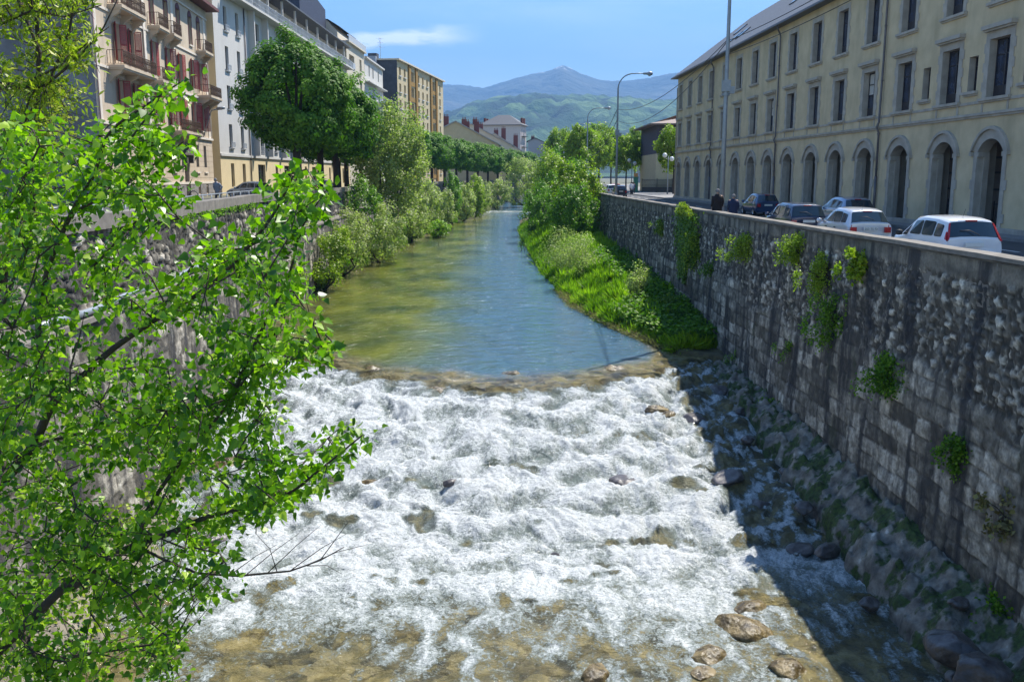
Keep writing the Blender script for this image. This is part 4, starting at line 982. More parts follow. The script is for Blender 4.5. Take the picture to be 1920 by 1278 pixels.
house('pinkish house with tall brick chimneys and pale roof, farthest of the old houses', 21.4, 16.5, 28., 410, 12, 20.6, 16.5, 15.4, M_PINK, M_ROOFL, ((-3.2,3,17,4.4),(.2,5,18,3.6),(3.6,4,17,4.8)), ((3,9.5,1.6,3.2),(5.4,9.5,1.4,3.2)))
# dark building beyond the arcades
M_PURP = mat('dark_shuttered_upper_wall', (.075,.065,.085), .85, .2, 2, .2)
n_wins = [(s, z, 1.1, 2.2) for s in (3,7,11.5,16) for z in (7.9,)]+[(s, 1.6, 1.1, 2.4) for s in (3,7,11.5,16)]
db = thing('old_building', 'dark upper storey building with pale ground floor beyond the end of the arcades', 'building', (23.1, 150, 0), 0)
b = MB(); facade(b, 0, 14, 6.2, 10.7, [(x-.55, x+.55, 7.4, 9.6) for x in (1.6,4.6,7.8)], .25, 0, 0, 0); facade(b, 0, 14, 0, 6.2, [(x-.5, x+.5, .9, 3.4) for x in (1.5,4.6,7.8)], .25, 1, 1, 0)
b2 = MB(); b2.v = [(-p[0]+14, -p[1], p[2]) for p in b.v]; b2.f = b.f; b2.m = b.m; b2.sm = b.sm
b2.poly([(0,0,0),(0,18,0),(0,18,6.2),(0,0,6.2)], 1); b2.poly([(0,0,6.2),(0,18,6.2),(0,18,10.7),(0,0,10.7)], 0)
b2.build('wall', [M_PURP, M_TAN], db)
for x in (1.6,4.6,7.8):
    o = window(db, 14-x, 7.4, 1.1, 2.2, .22); o.rotation_euler = (0,0,PI); o = window(db, 14-x, .9, 1., 2.5, .22); o.rotation_euler = (0,0,PI)
b = MB(); hiproof(b, 0, 14, 0, 18, 10.7, 2.2, 1.3, 0, True, True, .2); b.build('roof', mat('brown_tile_roof', (.27,.2,.17), .8, .3, 3), db)
fb = thing('office_block', 'distant flat roofed white office block past the street trees', 'building', (55.5, 400, 0), 0)
b = MB(); b.box(0, 26, 0, 14, 0, 18.6); b.build('wall', M_GREYR, fb)
b = MB(); b.box(-1, 27, -1, 15, 18.6, 19.3); b.box(4,7,3,6,19.3,21); b.build('roof', M_CREAM2, fb)
for k, x in enumerate(np.arange(1.5, 25, 2.6)):
    for z in (15.2, 11.6): window(fb, x, z, 1.5, 1.9, -.02, M_DARKFR, M_DARKGL).rotation_euler = (0,0,PI)
b = MB(); b.tube([(6,4,21),(6,4,24)], .06, 4); b.build('mast', M_GALV, fb)
# ================================================================== trees
def tree_proto(name, label, cat, group, rx, ry, rz, ch, tr, nleaf, nclump, lsize, lm, seed, shape='quad', fill=.5, flat=0., cl=.22, trunk=True, nst=1, upw=.55, squash=1.):
    """trunk with limbs up to crown centre ch; crown a mesh of its own"""
    rng = np.random.default_rng(seed); rg = random.Random(seed)
    t = thing(name, label, cat, group=group)
    P, nr, tone = crown_points(rx, ry, rz, nleaf, nclump, rng, fill, squash, flat, cl)
    P[:, 2] += ch
    if ch-rz < .3: P[:, 2] = np.maximum(P[:, 2], .02+rng.uniform(0, .3, len(P)))
    link('crown', leafmesh('crown', P, lsize, shape, lm, nr, upw, tone, rng), t)
    b = MB()
    for s in range(nst):
        a0 = rg.uniform(0, 6.3); lean = 0 if nst == 1 else rg.uniform(.25, .6)
        base = Vector((math.cos(a0)*tr*(nst > 1)*1.5, math.sin(a0)*tr*(nst > 1)*1.5, -.3))
        hub = Vector((math.cos(a0)*lean*rx, math.sin(a0)*lean*ry, max(.6, ch-rz*.75)))
        b.tube([base, base.lerp(hub, .5)+Vector((rg.uniform(-.1,.1), rg.uniform(-.1,.1), 0)), hub], [tr*1.15, tr, tr*.9], 8)
        for k in range(7 if nst == 1 else 4):
            a = rg.uniform(0, 6.3); r = rg.uniform(.35, .8)
            e = Vector((math.cos(a)*rx*r+hub.x*.4, math.sin(a)*ry*r+hub.y*.4, ch+rg.uniform(-.3, .7)*rz))
            mid = hub.lerp(e, .5)+Vector((0, 0, .12*rz))
            b.tube([hub, mid, e], [tr*.6, tr*.35, tr*.1], 6)
            for j in range(3):
                e2 = mid.lerp(e, rg.uniform(.2, .9))+Vector((rg.uniform(-.3,.3)*rx, rg.uniform(-.3,.3)*ry, rg.uniform(0,.35)*rz)); b.tube([mid.lerp(e, .3), e2], [tr*.22, tr*.06], 5)
    b.build('trunk', M_BARK, t)
    return t
# row of clipped lindens on the left quay
GT = 'round clipped trees along the left quay'
lin = tree_proto('clipped_tree', 'biggest round clipped tree, nearest on the left quay, in front of the white building', 'tree', GT, 4.45, 4.6, 4.3, 8.0, .34, 40000, 330, .25, L_LIND, 3, fill=.55, flat=.75, cl=.16, upw=.8)
lin2 = tree_proto('clipped_tree', 'second round clipped tree, just behind the biggest one', 'tree', GT, 4.4, 4.6, 4.1, 7.6, .30, 24000, 260, .28, L_LIND, 4, fill=.55, flat=.75, cl=.17, upw=.8)
lin3 = tree_proto('clipped_tree', 'third round clipped tree on the left quay, left of the tall pale willow', 'tree', GT, 4.4, 4.8, 4.0, 7.4, .30, 11000, 180, .37, L_LIND, 5, fill=.6, flat=.75, cl=.19, upw=.8)
lin.location = (-17.0, 74, .6); lin2.location = (-17.2, 84, .6); lin2.rotation_euler.z = 1.
lin3.location = (-17.6, 93, .6)
TR = [(-19.2,103),(-20.2,114),(-20.3,126),(-20.2,139),(-19.9,152),(-19.,165),(-17.8,178),(-16.4,191),(-14.8,204),(-13.,217),(-11,230),(-8.8,243),(-6.6,256),(-4.2,270),(-1.6,284),(1.4,299),(4.6,314)]
for k, (x, y) in enumerate(TR):
    o = dup(lin3, None, (x, y, lz(y)-.1), k*1.3+.5, scale=(1.0,1.0,1.0))
    if y > 120: o.scale = (1.05, 1.05, .93)
    o['label'] = 'round clipped tree, %s of the left quay row counted from the camera' % ('fourth','fifth','sixth','seventh','eighth','ninth','tenth','eleventh','twelfth','thirteenth','fourteenth','fifteenth','sixteenth','seventeenth','eighteenth','nineteenth','twentieth')[k]
# willows and shrubs at the water's edge (x, y) with extents given by size
def shrub(x, y, z, rx, ry, rz, lm, label, seed, n=5000, ls=.14, ncl=90, cat='shrub', name='river_shrub', ch=None, nst=4, tr=.07, fill=.3, cl=.26, shape='quad', grp=None, upw=.4):
    t = tree_proto(name, label, cat, grp, rx, ry, rz, ch if ch else rz*.92, tr, n, ncl, ls, lm, seed, shape, fill, 0, cl, True, nst, upw)
    t.location = (x, y, z); return t
p = at(745, 300, 112)
shrub(-13.4, 104, -5.0, 4.3, 4., 6.6, L_SAGE, 'tall pale grey-green willow tree leaning over the left water edge', 12, 17000, .27, 230, 'tree', 'willow_tree', 9.6, 4, .14, fill=.25, cl=.19, shape='quad')
SH = [ # left bank
 (-15.6,60,-5.6,2.0,3.0,2.5,L_YEL,'yellow-green shrub against the left quay wall, nearest at the water edge',21,14000,.10),
 (-14.2,68,-5.6,2.5,2.8,2.5,L_YEL,'bright yellow-green shrub hanging over the green water on the left bank',22,15000,.11),
 (-14.6,78,-5.5,2.6,3.0,3.0,L_SAGE,'dull green willow shrub below the clipped trees',23,12000,.12),
 (-12.8,90,-5.5,3.4,4.0,2.9,L_SAGE,'spreading willow shrub at the foot of the tall pale willow',24,16000,.13),
 (-15.9,94,-5.0,2.5,3.5,4.2,L_MID,'green shrub growing up the left quay wall',25,9000,.15),
 (-12.8,118,-5.3,2.4,4,3.2,L_SAGE,'grey-green shrub right of the tall pale willow',26,10000,.15),
 (-12.6,136,-5.3,2.2,3,4.4,L_SAGE,'pale upright willow shrub midway up the left bank',27,10000,.17),
 (-10.2,128,-5.7,1.6,3,1.3,L_GRASS,'low bright green clump at the left water edge',28,5000,.16),
 (-11.4,150,-5.3,2.4,4,3.4,L_SAGE,'grey-green shrub before the far weir on the left',29,9000,.18),
 (-10.6,163,-5.3,1.6,3,4.6,L_MID,'narrow darker green shrub before the far weir',30,8000,.18),
 (-9.0,172,-5.3,2.4,4,3.6,L_SAGE,'pale willow shrub beside the far weir',31,8000,.2),
 (-7.6,188,-5.3,2.4,5,4.0,L_YEL,'yellow-green shrub just left of the far weir',32,8000,.22),
 (-6.8,205,-5.3,2.8,5,3.6,L_SAGE,'silvery shrub at the left end of the far weir',33,8000,.22),
 (-3.6,232,-5.3,3.6,6,4.0,L_SAGE,'silvery shrub behind the far weir',34,8000,.25),
 (3.6,246,-4.9,5.6,6,6.6,L_SAGE,'large rounded grey-green willow bush upstream where the river bends',35,16000,.24),
 (11.,262,-3.6,5.,6,5.2,L_YEL,'yellowish green bush behind the rounded willow bush',36,9000,.28),
 # right bank
 (3.7,118,-5.2,2.5,3.5,3.2,L_MID,'dark rounded bush overhanging the right water edge',41,14000,.15),
 (5.0,131,-4.8,2.8,4,4.0,L_MID,'dense green bush behind the dark rounded bush on the right bank',42,10000,.17),
 (6.1,92,-4.5,2.5,3.4,3.5,L_MID,'leafy green bush at the foot of the right quay wall',43,16000,.15),
 (7.0,100,-4.1,3.0,3.4,4.6,L_YEL,'tall light green bush reaching above the right quay wall',44,18000,.17),
 (7.2,112,-4.0,3.2,3.5,5.1,L_MID,'tall green tree-like bush beside the second street lamp',45,14000,.18),
 (6.4,150,-4,3.6,5,5.8,L_YEL,'broad yellow-green bush upstream on the right bank',46,10000,.22),
 (8.6,185,-4,3.6,6,6.4,L_MID,'large green bush below the far street lamps',47,9000,.26),
 (5.,205,-4.6,3.,6,5.2,L_SAGE,'grey-green bush at the right end of the far weir',48,8000,.25),
]
for (x, y, z, rx, ry, rz, lm, lb_, sd_, n_, ls) in SH:
    shrub(x, y, z, rx, ry, rz, lm, lb_, sd_, int(n_*.62), ls*1.45, 75, fill=.35, cl=.22, upw=.6)
# thin saplings with sparse leaves
for (x, y, rx, rz, lb_, sd_, n_, lm) in ((5.0,68,1.7,1.7,'sparse silvery willow sapling on the bright grass',51,3600,L_SAGE),(4.2,75,1.7,1.8,'sparse silvery willow sapling behind the first, on the grass',57,3400,L_SAGE),(7.5,54.,.9,1.1,'small leafy sapling near the end of the grass bank',52,1600,L_SAGE),(1.25,104,.6,1.3,'lone thin sapling standing at the right water edge',53,700,L_MID),(8.7,50.2,.8,.7,'low broad-leaved weed in the shade of the right wall',54,700,L_IVY)):
    shrub(x, y, rbank(np.array(x), np.array(y))-.05, rx, rx, rz, lm, lb_, sd_, n_, .11, 26, 'sapling', 'sapling', rz*1.0, 6, .02, .1, .5, 'quad' if lm is L_SAGE else 'quad')
# street trees on the right, upstream
st_ = tree_proto('street_tree', 'round bright green street tree in front of the dark building', 'tree', 'street trees beyond the arcades', 2.6, 2.6, 3.2, 6.6, .14, 9000, 120, .28, L_YEL, 61, fill=.5, cl=.22)
st_.location = (23.6, 136, 0)
SG = [((20.6,168,0),1.15,1.,'round street tree behind the green kiosk post'),((27,185,0),1.3,2.,'street tree beside the dark fence'),((16.5,196,0),1.35,3.,'street tree left of the white globe lamps'),((20.,214,0),1.5,.4,'taller street tree far up the right street'),((13.,180,0),1.45,2.4,'street tree crown between the second lamp and the globes'),((25,235,0),1.6,1.4,'pale street tree far up the right street'),((12.,235,0),1.7,.4,'large tree at the far end of the right parapet'),((33,250,0),1.8,2.2,'broad far tree behind the office block view'),((19.,262,0),1.8,.1,'farthest tree closing the right street'),((27,290,0),2.2,.9,'big hazy tree behind the street trees')]
for loc, sc, rz_, lb_ in SG: dup(st_, None, loc, rz_, lb_, sc*.86)
# dark pavement fence
b = MB(); fn_ = thing('fence', 'long dark metal fence beside the pavement beyond the arcades', 'fence', (20.8, 149, 0))
b.box(0, 12, -.03, .03, .25, .95); b.box(0, 12, -.03, .03, 2.0, 2.06); b.box(0, 12, -.03, .03, 1.2, 1.25)
for x in np.arange(0, 12.01, .14): b.box(x-.02, x+.02, -.02, .02, 0, 2.2)
b.build('rails', M_IRON, fn_)
b = MB()
for x in np.arange(0, 12.1, 2.4): b.box(x-.05, x+.05, -.05, .05, 0, 2.3)
b.split('post', M_IRON, fn_)

# ================================================================== plants rooted in the right wall
def wallhit(px, py):
    r = ray(px, py); t = 11.01/(r[0]+.0215*r[1]); return Vector((r[0]*t, r[1]*t, CAMH+r[2]*t))
def wallplant(px, py, w, h, lm, label, seed, n, ls=.09, out=.35, name='wall_plant', drop=0., flowers=False, shape='quad', stems=True):
    c = wallhit(px, py); rng = np.random.default_rng(seed); t = thing(name, label, 'wall plant', c)
    k = max(4, n//55); cc = np.stack([-np.abs(rng.normal(size=k))*out, rng.normal(size=k)*w*.45, rng.uniform(-.5, .5, k)*h], 1)
    cc[:, 0] -= .05; cc[:, 0] *= np.clip(1-np.abs(cc[:, 1])/w, .3, 1)
    i = rng.integers(0, k, n); P = cc[i]+rng.normal(size=(n,3))*np.array([.10,.13,.15])*max(.6, min(w,h)); P[:, 0] = np.minimum(P[:, 0], -.06)
    P[:, 2] -= drop*rng.uniform(0, 1, n)**2
    nr = np.tile(np.array([-.5, 0, .75]), (n, 1))
    link('leaves', leafmesh('leaves', P, ls, shape, lm, nr, .45, None, rng), t)
    if stems:
        b = MB()
        for q in cc[:min(12, k)]: b.tube([(.05, q[1]*.2, -h*.45), (q[0]*.6, q[1]*.6, q[2]*.4), tuple(q)], [.018, .012, .005], 5)
        b.build('stems', M_BARK, t)
    return t
rng = np.random.default_rng(77)
iv = thing('ivy', 'curtain of green ivy hanging over the top of the right quay wall', 'ivy', wallhit(1290, 440))
n_ = 9000; ys_ = rng.normal(size=n_)*.85; hz = rng.uniform(0, 1, n_); top_ = 1.15-.18*np.abs(ys_); bot = -3.6+1.3*np.abs(ys_-.3)+.5*np.sin(ys_*5)
ivc = wallhit(1290, 440)
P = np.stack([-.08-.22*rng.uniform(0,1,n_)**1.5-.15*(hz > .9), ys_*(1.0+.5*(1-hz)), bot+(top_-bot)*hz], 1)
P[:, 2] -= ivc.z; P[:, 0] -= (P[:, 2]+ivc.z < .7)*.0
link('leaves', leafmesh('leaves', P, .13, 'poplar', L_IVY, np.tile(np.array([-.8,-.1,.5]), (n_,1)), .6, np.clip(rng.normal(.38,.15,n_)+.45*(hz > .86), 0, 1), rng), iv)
b = MB()
for k in range(9): y = rng.normal()*.6; b.tube([(-.03, y, -3.-ivc.z), (-.05, y+.2, -1-ivc.z), (-.04, y*.8, .8-ivc.z)], [.02,.016,.01], 5)
b.build('stems', M_BARK, iv)
WPL = [(1243,425,.5,.8,L_IVY,'small flowering tuft on the far part of the right wall',1500,.08),(1310,465,.7,1.5,L_IVY,'bushy plant on the right edge of the ivy curtain',2600,.10),
 (1402,462,.75,.8,L_YEL,'round yellow-topped tuft on the right wall below the two walkers',2000,.08),(1502,462,.6,.8,L_YEL,'yellow-flowered tuft below the silver hatchback',1900,.07),
 (1552,505,.55,1.1,L_YEL,'long straggling yellow-flowered plant on the right wall',2000,.07),(1570,590,.6,1.3,L_MID,'hanging green shrub on the right wall with bare stems below',1500,.09),
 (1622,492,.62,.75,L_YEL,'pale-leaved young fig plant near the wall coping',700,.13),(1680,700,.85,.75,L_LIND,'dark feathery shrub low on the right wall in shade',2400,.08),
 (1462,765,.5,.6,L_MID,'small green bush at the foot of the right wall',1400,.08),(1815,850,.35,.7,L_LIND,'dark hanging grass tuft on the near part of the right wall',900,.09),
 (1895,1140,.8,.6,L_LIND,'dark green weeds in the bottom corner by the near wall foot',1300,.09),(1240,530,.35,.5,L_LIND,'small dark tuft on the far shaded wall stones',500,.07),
 (1340,500,.3,.7,L_LIND,'dark tuft right of the ivy below its bushy part',600,.08),(1600,900,.6,.3,L_GRASS,'mossy grass tuft where wall meets rock shelf',700,.10),(1490,650,.3,.6,L_MID,'thin green weed halfway down the right wall',350,.07),(1910,960,.3,.9,L_DRY,'brown dried grass hanging from the near wall',600,.12),(1390,670,.25,.4,L_MID,'tiny green tuft low on the right wall',250,.07),(1560,860,.5,.3,L_GRASS,'short grass growing on the rock shelf edge at the wall foot',500,.09)]
for k, (px, py, w_, h_, lm, lb_, n_, ls) in enumerate(WPL):
    wallplant(px, py, w_*1.05, h_*1.05, lm, lb_, 200+k, int(n_*1.15), ls, .42 if h_ < 1 else .5, drop=.5 if h_ > 1 else .2)
# little plants under the left coping
rng = np.random.default_rng(5); n_ = 1300; y = rng.uniform(34, 53, n_); y = y[(np.sin(y*2.1)+np.sin(y*5.3)) > -.6]
P = np.stack([polyx(WL, y)+.17+rng.uniform(0,.12,len(y)), y, 1.12-rng.uniform(0,1,len(y))**2*.28], 1)
tag(link('wall_creeper', leafmesh('wall_creeper', P, .09, 'quad', L_MID, None, .4, None, rng)), 'thin line of small green creepers under the left wall coping', 'creeper')
# ================================================================== grass (uncountable)
def grass(name, fn, e_, y0, y1, n, L, u0, u1, seed, m=L_GRASS, label=None, pw=1.):
    rng = np.random.default_rng(seed); y = y0+(y1-y0)*rng.uniform(0,1,n)**pw; u = rng.uniform(u0, u1, n)
    e = np.interp(y, [p[1] for p in e_], [p[0] for p in e_]); wv = polyx(WR if e_ is RE else WL, y); x = e+(wv-e)*u
    keep = fbm(x/1.1, y/1.4, 3, seed)+.75 > rng.uniform(0, 1, n)*.9; x, y, u = x[keep], y[keep], u[keep]
    z = fn(x, y)-.03; n = len(x)
    big = (.6+.6*np.clip(fbm(x/1.8, y/2.2, 3, seed+1)+.5, 0, 1.4))
    me_up = np.stack([rng.normal(size=n)*.3, rng.normal(size=n)*.3, np.ones(n)*1.2], 1)
    nrm = rng.normal(size=(n,3)); nrm[:, 2] = np.abs(nrm[:, 2])*.2
    me = leafmesh(name, np.stack([x, y, z], 1), L, 'blade', m, nrm, .9, np.clip(.5+.35*fbm(x/2.5, y/3, 3, seed+2)+rng.normal(size=n)*.14, 0, 1), rng, direct=me_up)
    o = link(name, me); tag(o, kind='stuff'); o['label'] = label; return o
def tufts(name, fn, e_, y0, y1, nt, nb, L, u0, u1, seed, m, label):
    rng = np.random.default_rng(seed); y = y0+(y1-y0)*rng.uniform(0,1,nt)**1.2; u = rng.uniform(u0, u1, nt)
    e = np.interp(y, [p[1] for p in e_], [p[0] for p in e_]); wv = polyx(WR if e_ is RE else WL, y); x = e+(wv-e)*u
    s = np.clip(.55+.55*fbm(x/1.6, y/2.0, 3, seed+1)+rng.normal(size=nt)*.18, .25, 1.5); tt_ = .5+.40*fbm(x/2.0, y/2.6, 3, seed+2)+rng.normal(size=nt)*.22
    i = np.repeat(np.arange(nt), nb); a = rng.uniform(0, 2*PI, len(i)); r = rng.uniform(0, 1, len(i))**.6
    o = np.stack([np.cos(a)*r, np.sin(a)*r], 1); P = np.stack([x[i]+o[:,0]*.20*s[i], y[i]+o[:,1]*.20*s[i], 0*a], 1); P[:,2] = fn(P[:,0], P[:,1])-.04
    d = np.stack([o[:,0]*1.0, o[:,1]*1.0, np.ones(len(i))*1.1], 1)*(1.) ; d[:,2] *= .8
    me = leafmesh(name, P, L, 'blade', m, np.stack([o[:,0], o[:,1], .3+0*a], 1), .7, np.clip(tt_[i]+rng.normal(size=len(i))*.10, 0, 1), rng, direct=d)
    co = np.empty(len(me.vertices)*3, np.float32); me.vertices.foreach_get('co', co); co = co.reshape(-1, 4, 3); b0 = P[:, None, :]; co = b0+(co-b0)*s[i][:, None, None]; me.vertices.foreach_set('co', co.astype(np.float32).ravel()); me.update()
    o_ = link(name, me); return tag(o_, label, 'grass', kind='stuff')
tufts('grass', rbank, RE, 43.3, 82, 3600, 40, .80, .0, .97, 1, L_GRASS, 'long bright green tufted grass covering the right river bank')
rng = np.random.default_rng(15); n_ = 9000; y = rng.uniform(43.5, 75, n_); u = rng.uniform(.45, .99, n_)**.8; e = np.interp(y, [p[1] for p in RE], [p[0] for p in RE]); x = e+(polyx(WR, y)-e)*u; kp = fbm(x/1.2, y/1.5, 3, 44) > .02; x, y = x[kp], y[kp]
y2 = rng.uniform(43.2, 53, 4200); e2 = np.interp(y2, [p[1] for p in RE], [p[0] for p in RE]); x2 = e2+(polyx(WR, y2)-e2)*rng.uniform(.05, 1, 4200); x = np.concatenate([x, x2]); y = np.concatenate([y, y2])
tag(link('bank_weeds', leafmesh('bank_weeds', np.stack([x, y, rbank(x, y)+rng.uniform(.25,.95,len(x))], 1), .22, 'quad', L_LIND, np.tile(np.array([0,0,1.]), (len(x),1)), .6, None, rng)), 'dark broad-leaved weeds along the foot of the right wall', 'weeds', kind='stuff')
tag(grass('grass', rbank, RE, 78, 150, 26000, .9, .02, .95, 3, label='distant green grass further along the right river bank'), cat='grass')
tag(grass('grass', lbank, LE, 50, 200, 26000, .8, .02, .9, 5, m=L_MID, label='green grass and weeds along the left river bank'), cat='grass')
rng = np.random.default_rng(9); n_ = 5200; y = rng.uniform(43.2, 66, n_); e = np.interp(y, [p[1] for p in RE], [p[0] for p in RE]); x = e+rng.normal(size=n_)*.22
tag(link('dry_grass', leafmesh('dry_grass', np.stack([x, y, -5.76+rng.uniform(0,.28,n_)], 1), .30, 'blade', L_DRY, np.tile(np.array([0,0,.3]), (n_,1)), .3, None, rng, direct=np.tile(np.array([-.5,-.2,.1]), (n_,1)))), 'fringe of dried grass and twigs at the right water edge', 'grass', kind='stuff')
# weeds on the left stony bank
n_ = 9000; y = rng.uniform(9, 32, n_); e0 = np.interp(y, [0,17,26,40],[-7.6,-8.4,-9.8,-12.6]); wv = polyx(WL, y); u = rng.uniform(.1, 1, n_); x = e0+(wv-e0)*u; kp = fbm(x/.9, y/.9, 3, 4) > -.05
x, y, u = x[kp], y[kp], u[kp]
tag(link('bank_weeds', leafmesh('bank_weeds', np.stack([x, y, -7.9+1.1*sstep(0,.5,u)+rng.uniform(0,.9,len(x))], 1), .11, 'quad', L_YEL, None, .3, None, rng)), 'low yellow-green weeds over the stony left bank', 'weeds', kind='stuff')

# ================================================================== near poplar
pop = thing('poplar_tree', 'leafy bright green poplar reaching in from the left over the rapids, nearest thing', 'tree', (-7.6, 7.6, -7.4))
PB = Vector((-7.6, 7.6, -7.4)); rng = np.random.default_rng(31); rg = random.Random(31)
tb = MB(); nodes = []
def limb(pts, r0, r1):
    Q = [p.copy() if isinstance(p, Vector) else at(*p) for p in pts]
    # smooth
    S = []
    for i in range(len(Q)-1):
        p0 = Q[max(i-1,0)]; p1 = Q[i]; p2 = Q[i+1]; p3 = Q[min(i+2,len(Q)-1)]
        for t in np.linspace(0, 1, 6, endpoint=False):
            S.append(.5*((2*p1)+(p2-p0)*t+(2*p0-5*p1+4*p2-p3)*t*t+(3*p1-p0-3*p2+p3)*t**3))
    S.append(Q[-1]); m = len(S)
    R = [(r0+(r1-r0)*(i/(m-1)))*(.78 if r0 < .1 else 1) for i in range(m)]
    tb.tube([s-PB for s in S], R, 7)
    for i, s in enumerate(S):
        nodes.append((s, R[i]))
    return S
TRK = limb([Vector((-7.6,7.6,-7.4)),Vector((-7.2,7.5,-5.5)),Vector((-6.6,7.4,-3.6)),Vector((-6.3,7.3,-2.))], .16, .11)
limb([Vector((-6.3,7.3,-2.)),(17,891,6.8),(65,830,6.7),(103,750,6.6),(151,709,6.5),(210,655,6.4),(290,600,6.3),(400,530,6.1),(500,420,6.0),(550,330,5.9)], .055, .008)
limb([(103,750,6.6),(86,688,6.6),(72,627,6.7),(84,524,6.7),(134,400,6.6),(175,330,6.5),(205,250,6.4),(270,200,6.3),(345,150,6.2)], .035, .006)
limb([Vector((-6.6,7.4,-3.6)),(69,1149,6.6),(137,1100,6.5),(200,1050,6.4),(254,1021,6.3),(323,997,6.2),(385,970,6.1),(460,950,6.0),(540,925,5.9),(600,880,5.8),(680,815,5.7)], .05, .006)
limb([(254,1021,6.3),(275,960,6.3),(302,915,6.3),(343,860,6.3),(390,805,6.2),(433,750,6.1),(480,690,6.1),(560,670,6.0),(622,640,5.9)], .024, .006)
limb([(433,750,6.1),(480,640,6.2),(540,520,6.2),(565,430,6.2),(610,360,6.2)], .018, .005)
limb([(25,860,6.8),(80,830,6.6),(150,812,6.5),(240,790,6.4),(330,800,6.3),(420,760,6.3)], .02, .005)
limb([Vector((-7.2,7.5,-5.5)),(-40,1230,7.4),(80,1235,7.2),(200,1220,7.0),(330,1200,6.8)], .05, .006)
limb([(17,891,6.8),(-60,700,7.2),(10,560,7.4),(60,420,7.4),(60,300,7.4)], .04, .008)
limb([(134,400,6.6),(230,350,6.4),(300,300,6.3),(345,265,6.2)], .014, .005)
limb([(175,500,6.7),(240,430,6.5),(290,385,6.4),(345,350,6.3)], .012, .004)
limb([(290,600,6.3),(380,480,6.3),(470,460,6.2),(590,375,6.1)], .014, .004)
MAIN = len(nodes)
bare = MB()
def twigline(pts, r0, r1, B):
    Q = [at(*p)-PB for p in pts]; B.tube(Q, list(np.linspace(r0, r1, len(Q))), 5); return Q
twigline([(370,1074,6.2),(446,1079,6.1),(543,1070,6.),(600,1050,5.95),(645,1025,5.9)], .010, .003, bare)
for a, c in (((460,1078),(560,1000)),((500,1075),(600,985)),((543,1070),(650,1000)),((560,1065),(690,1020)),((520,1073),(480,1000)),((600,1050),(655,975)),((430,1078),(520,1020)),((575,1060),(640,1075)),((480,1000),(470,940))):
    twigline([(a[0],a[1],6.05),((a[0]+c[0])/2+6,(a[1]+c[1])/2-8,6.),(c[0],c[1],5.9)], .004, .0012, bare)
twigline([(254,1021,6.3),(310,1050,6.25),(370,1074,6.2)], .012, .010, bare)
for a in ((300,1130),(340,1150),(380,1100),(330,1210)):
    twigline([(a[0]-60,a[1]+60,6.6),(a[0],a[1],6.5),(a[0]+60,a[1]-70,6.4)], .006, .002, bare)
# silhouette region in picture terms, only used to decide how far the twigs of this side reach
POLY = [(-60,250),(40,230),(150,330),(190,250),(260,190),(345,140),(365,160),(350,190),(300,250),(350,262),(340,300),(330,345),(345,360),(390,440),(430,420),(500,400),(520,320),(550,300),(560,330),(625,345),(628,375),(590,420),(575,520),(575,600),(560,650),(628,632),(632,650),(560,700),(535,790),(520,830),(570,850),(600,870),(660,805),(690,815),(680,850),(610,915),(520,960),(430,990),(400,1040),(480,1100),(470,1130),(400,1120),(340,1170),(350,1290),(-60,1290)]
def inside(x, y):
    c = False; j = len(POLY)-1
    for i in range(len(POLY)):
        xi, yi = POLY[i]; xj, yj = POLY[j]
        if (yi > y) != (yj > y) and x < (xj-xi)*(y-yi)/(yj-yi)+xi: c = not c
        j = i
    return c
lp = []; ld = []; tries = 0; nsh = 0
NP = np.array([n_[0][:] for n_ in nodes])
while nsh < 760 and tries < 9000:
    tries += 1
    px = rg.uniform(-50, 690); py = rg.uniform(140, 1290)
    if not inside(px, py): continue
    if ((px-340)/150)**2+((py-420)/55)**2 < 1 and rg.random() < .85: continue
    if fbm(np.array([px/95.]), np.array([py/95.]), 3, 19)[0] < -.26: continue
    Yd = rg.uniform(5.2, 7.9)+.0012*max(0, 400-px); T = at(px, py, Yd)
    d = np.linalg.norm(NP-np.array(T[:]), axis=1)+.25*(rng.uniform(0,1,len(NP)))
    o = nodes[int(d.argmin())][0]
    ln = (T-o).length
    if ln > 2.1 or ln < .12: continue
    mid = o.lerp(T, .5)+Vector((rg.uniform(-.06,.06), rg.uniform(-.06,.06), .10*ln+rg.uniform(-.04,.04)))
    tb.tube([o-PB, mid-PB, T-PB], [.006+.003*ln, .0045, .0018], 4, 0, False); nsh += 1
    nodes.append((mid, .005)); NP = np.vstack([NP, [mid[:]]]) if nsh % 1 == 0 else NP
    L_ = max(.35, ln); k = int(19*min(L_, 1.1)/.5)+8
    for q in range(k):
        t = rg.uniform(.15, 1.)**.7; a = o.lerp(mid, t*2) if t < .5 else mid.lerp(T, t*2-1)
        r_ = .055+.075*rg.random()
        off = Vector((rg.gauss(0,1), rg.gauss(0,1), rg.gauss(0,1)-.25)).normalized()*r_
        lp.append((a+off-PB)[:]); ld.append((off+Vector((0,0,-.05)))[:])
# leaves straight along the long leading shoots
for (s, r) in nodes[:MAIN]:
    if r < .02:
        for q in range(12):
            off = Vector((rg.gauss(0,1), rg.gauss(0,1), rg.gauss(0,1)-.2)).normalized()*(.05+.09*rg.random()); lp.append((s+off-PB)[:]); ld.append(off[:])
lp = np.array(lp); ld = np.array(ld); ld /= np.linalg.norm(ld, axis=1)[:, None]
tn = .47+rng.normal(size=len(lp))*.27+.22*fbm(lp[:,0]*1.6, lp[:,2]*1.6, 2, 3)
link('crown', leafmesh('crown', lp, .050, 'poplar', L_POP, np.tile(np.array([-.1,-.25,.9]), (len(lp),1)), .42, tn, rng, direct=ld*.8+np.array([0,0,-.25])), pop)
tb.build('trunk', M_BARK, pop); bare.build('bare_twigs', M_BARK, pop)
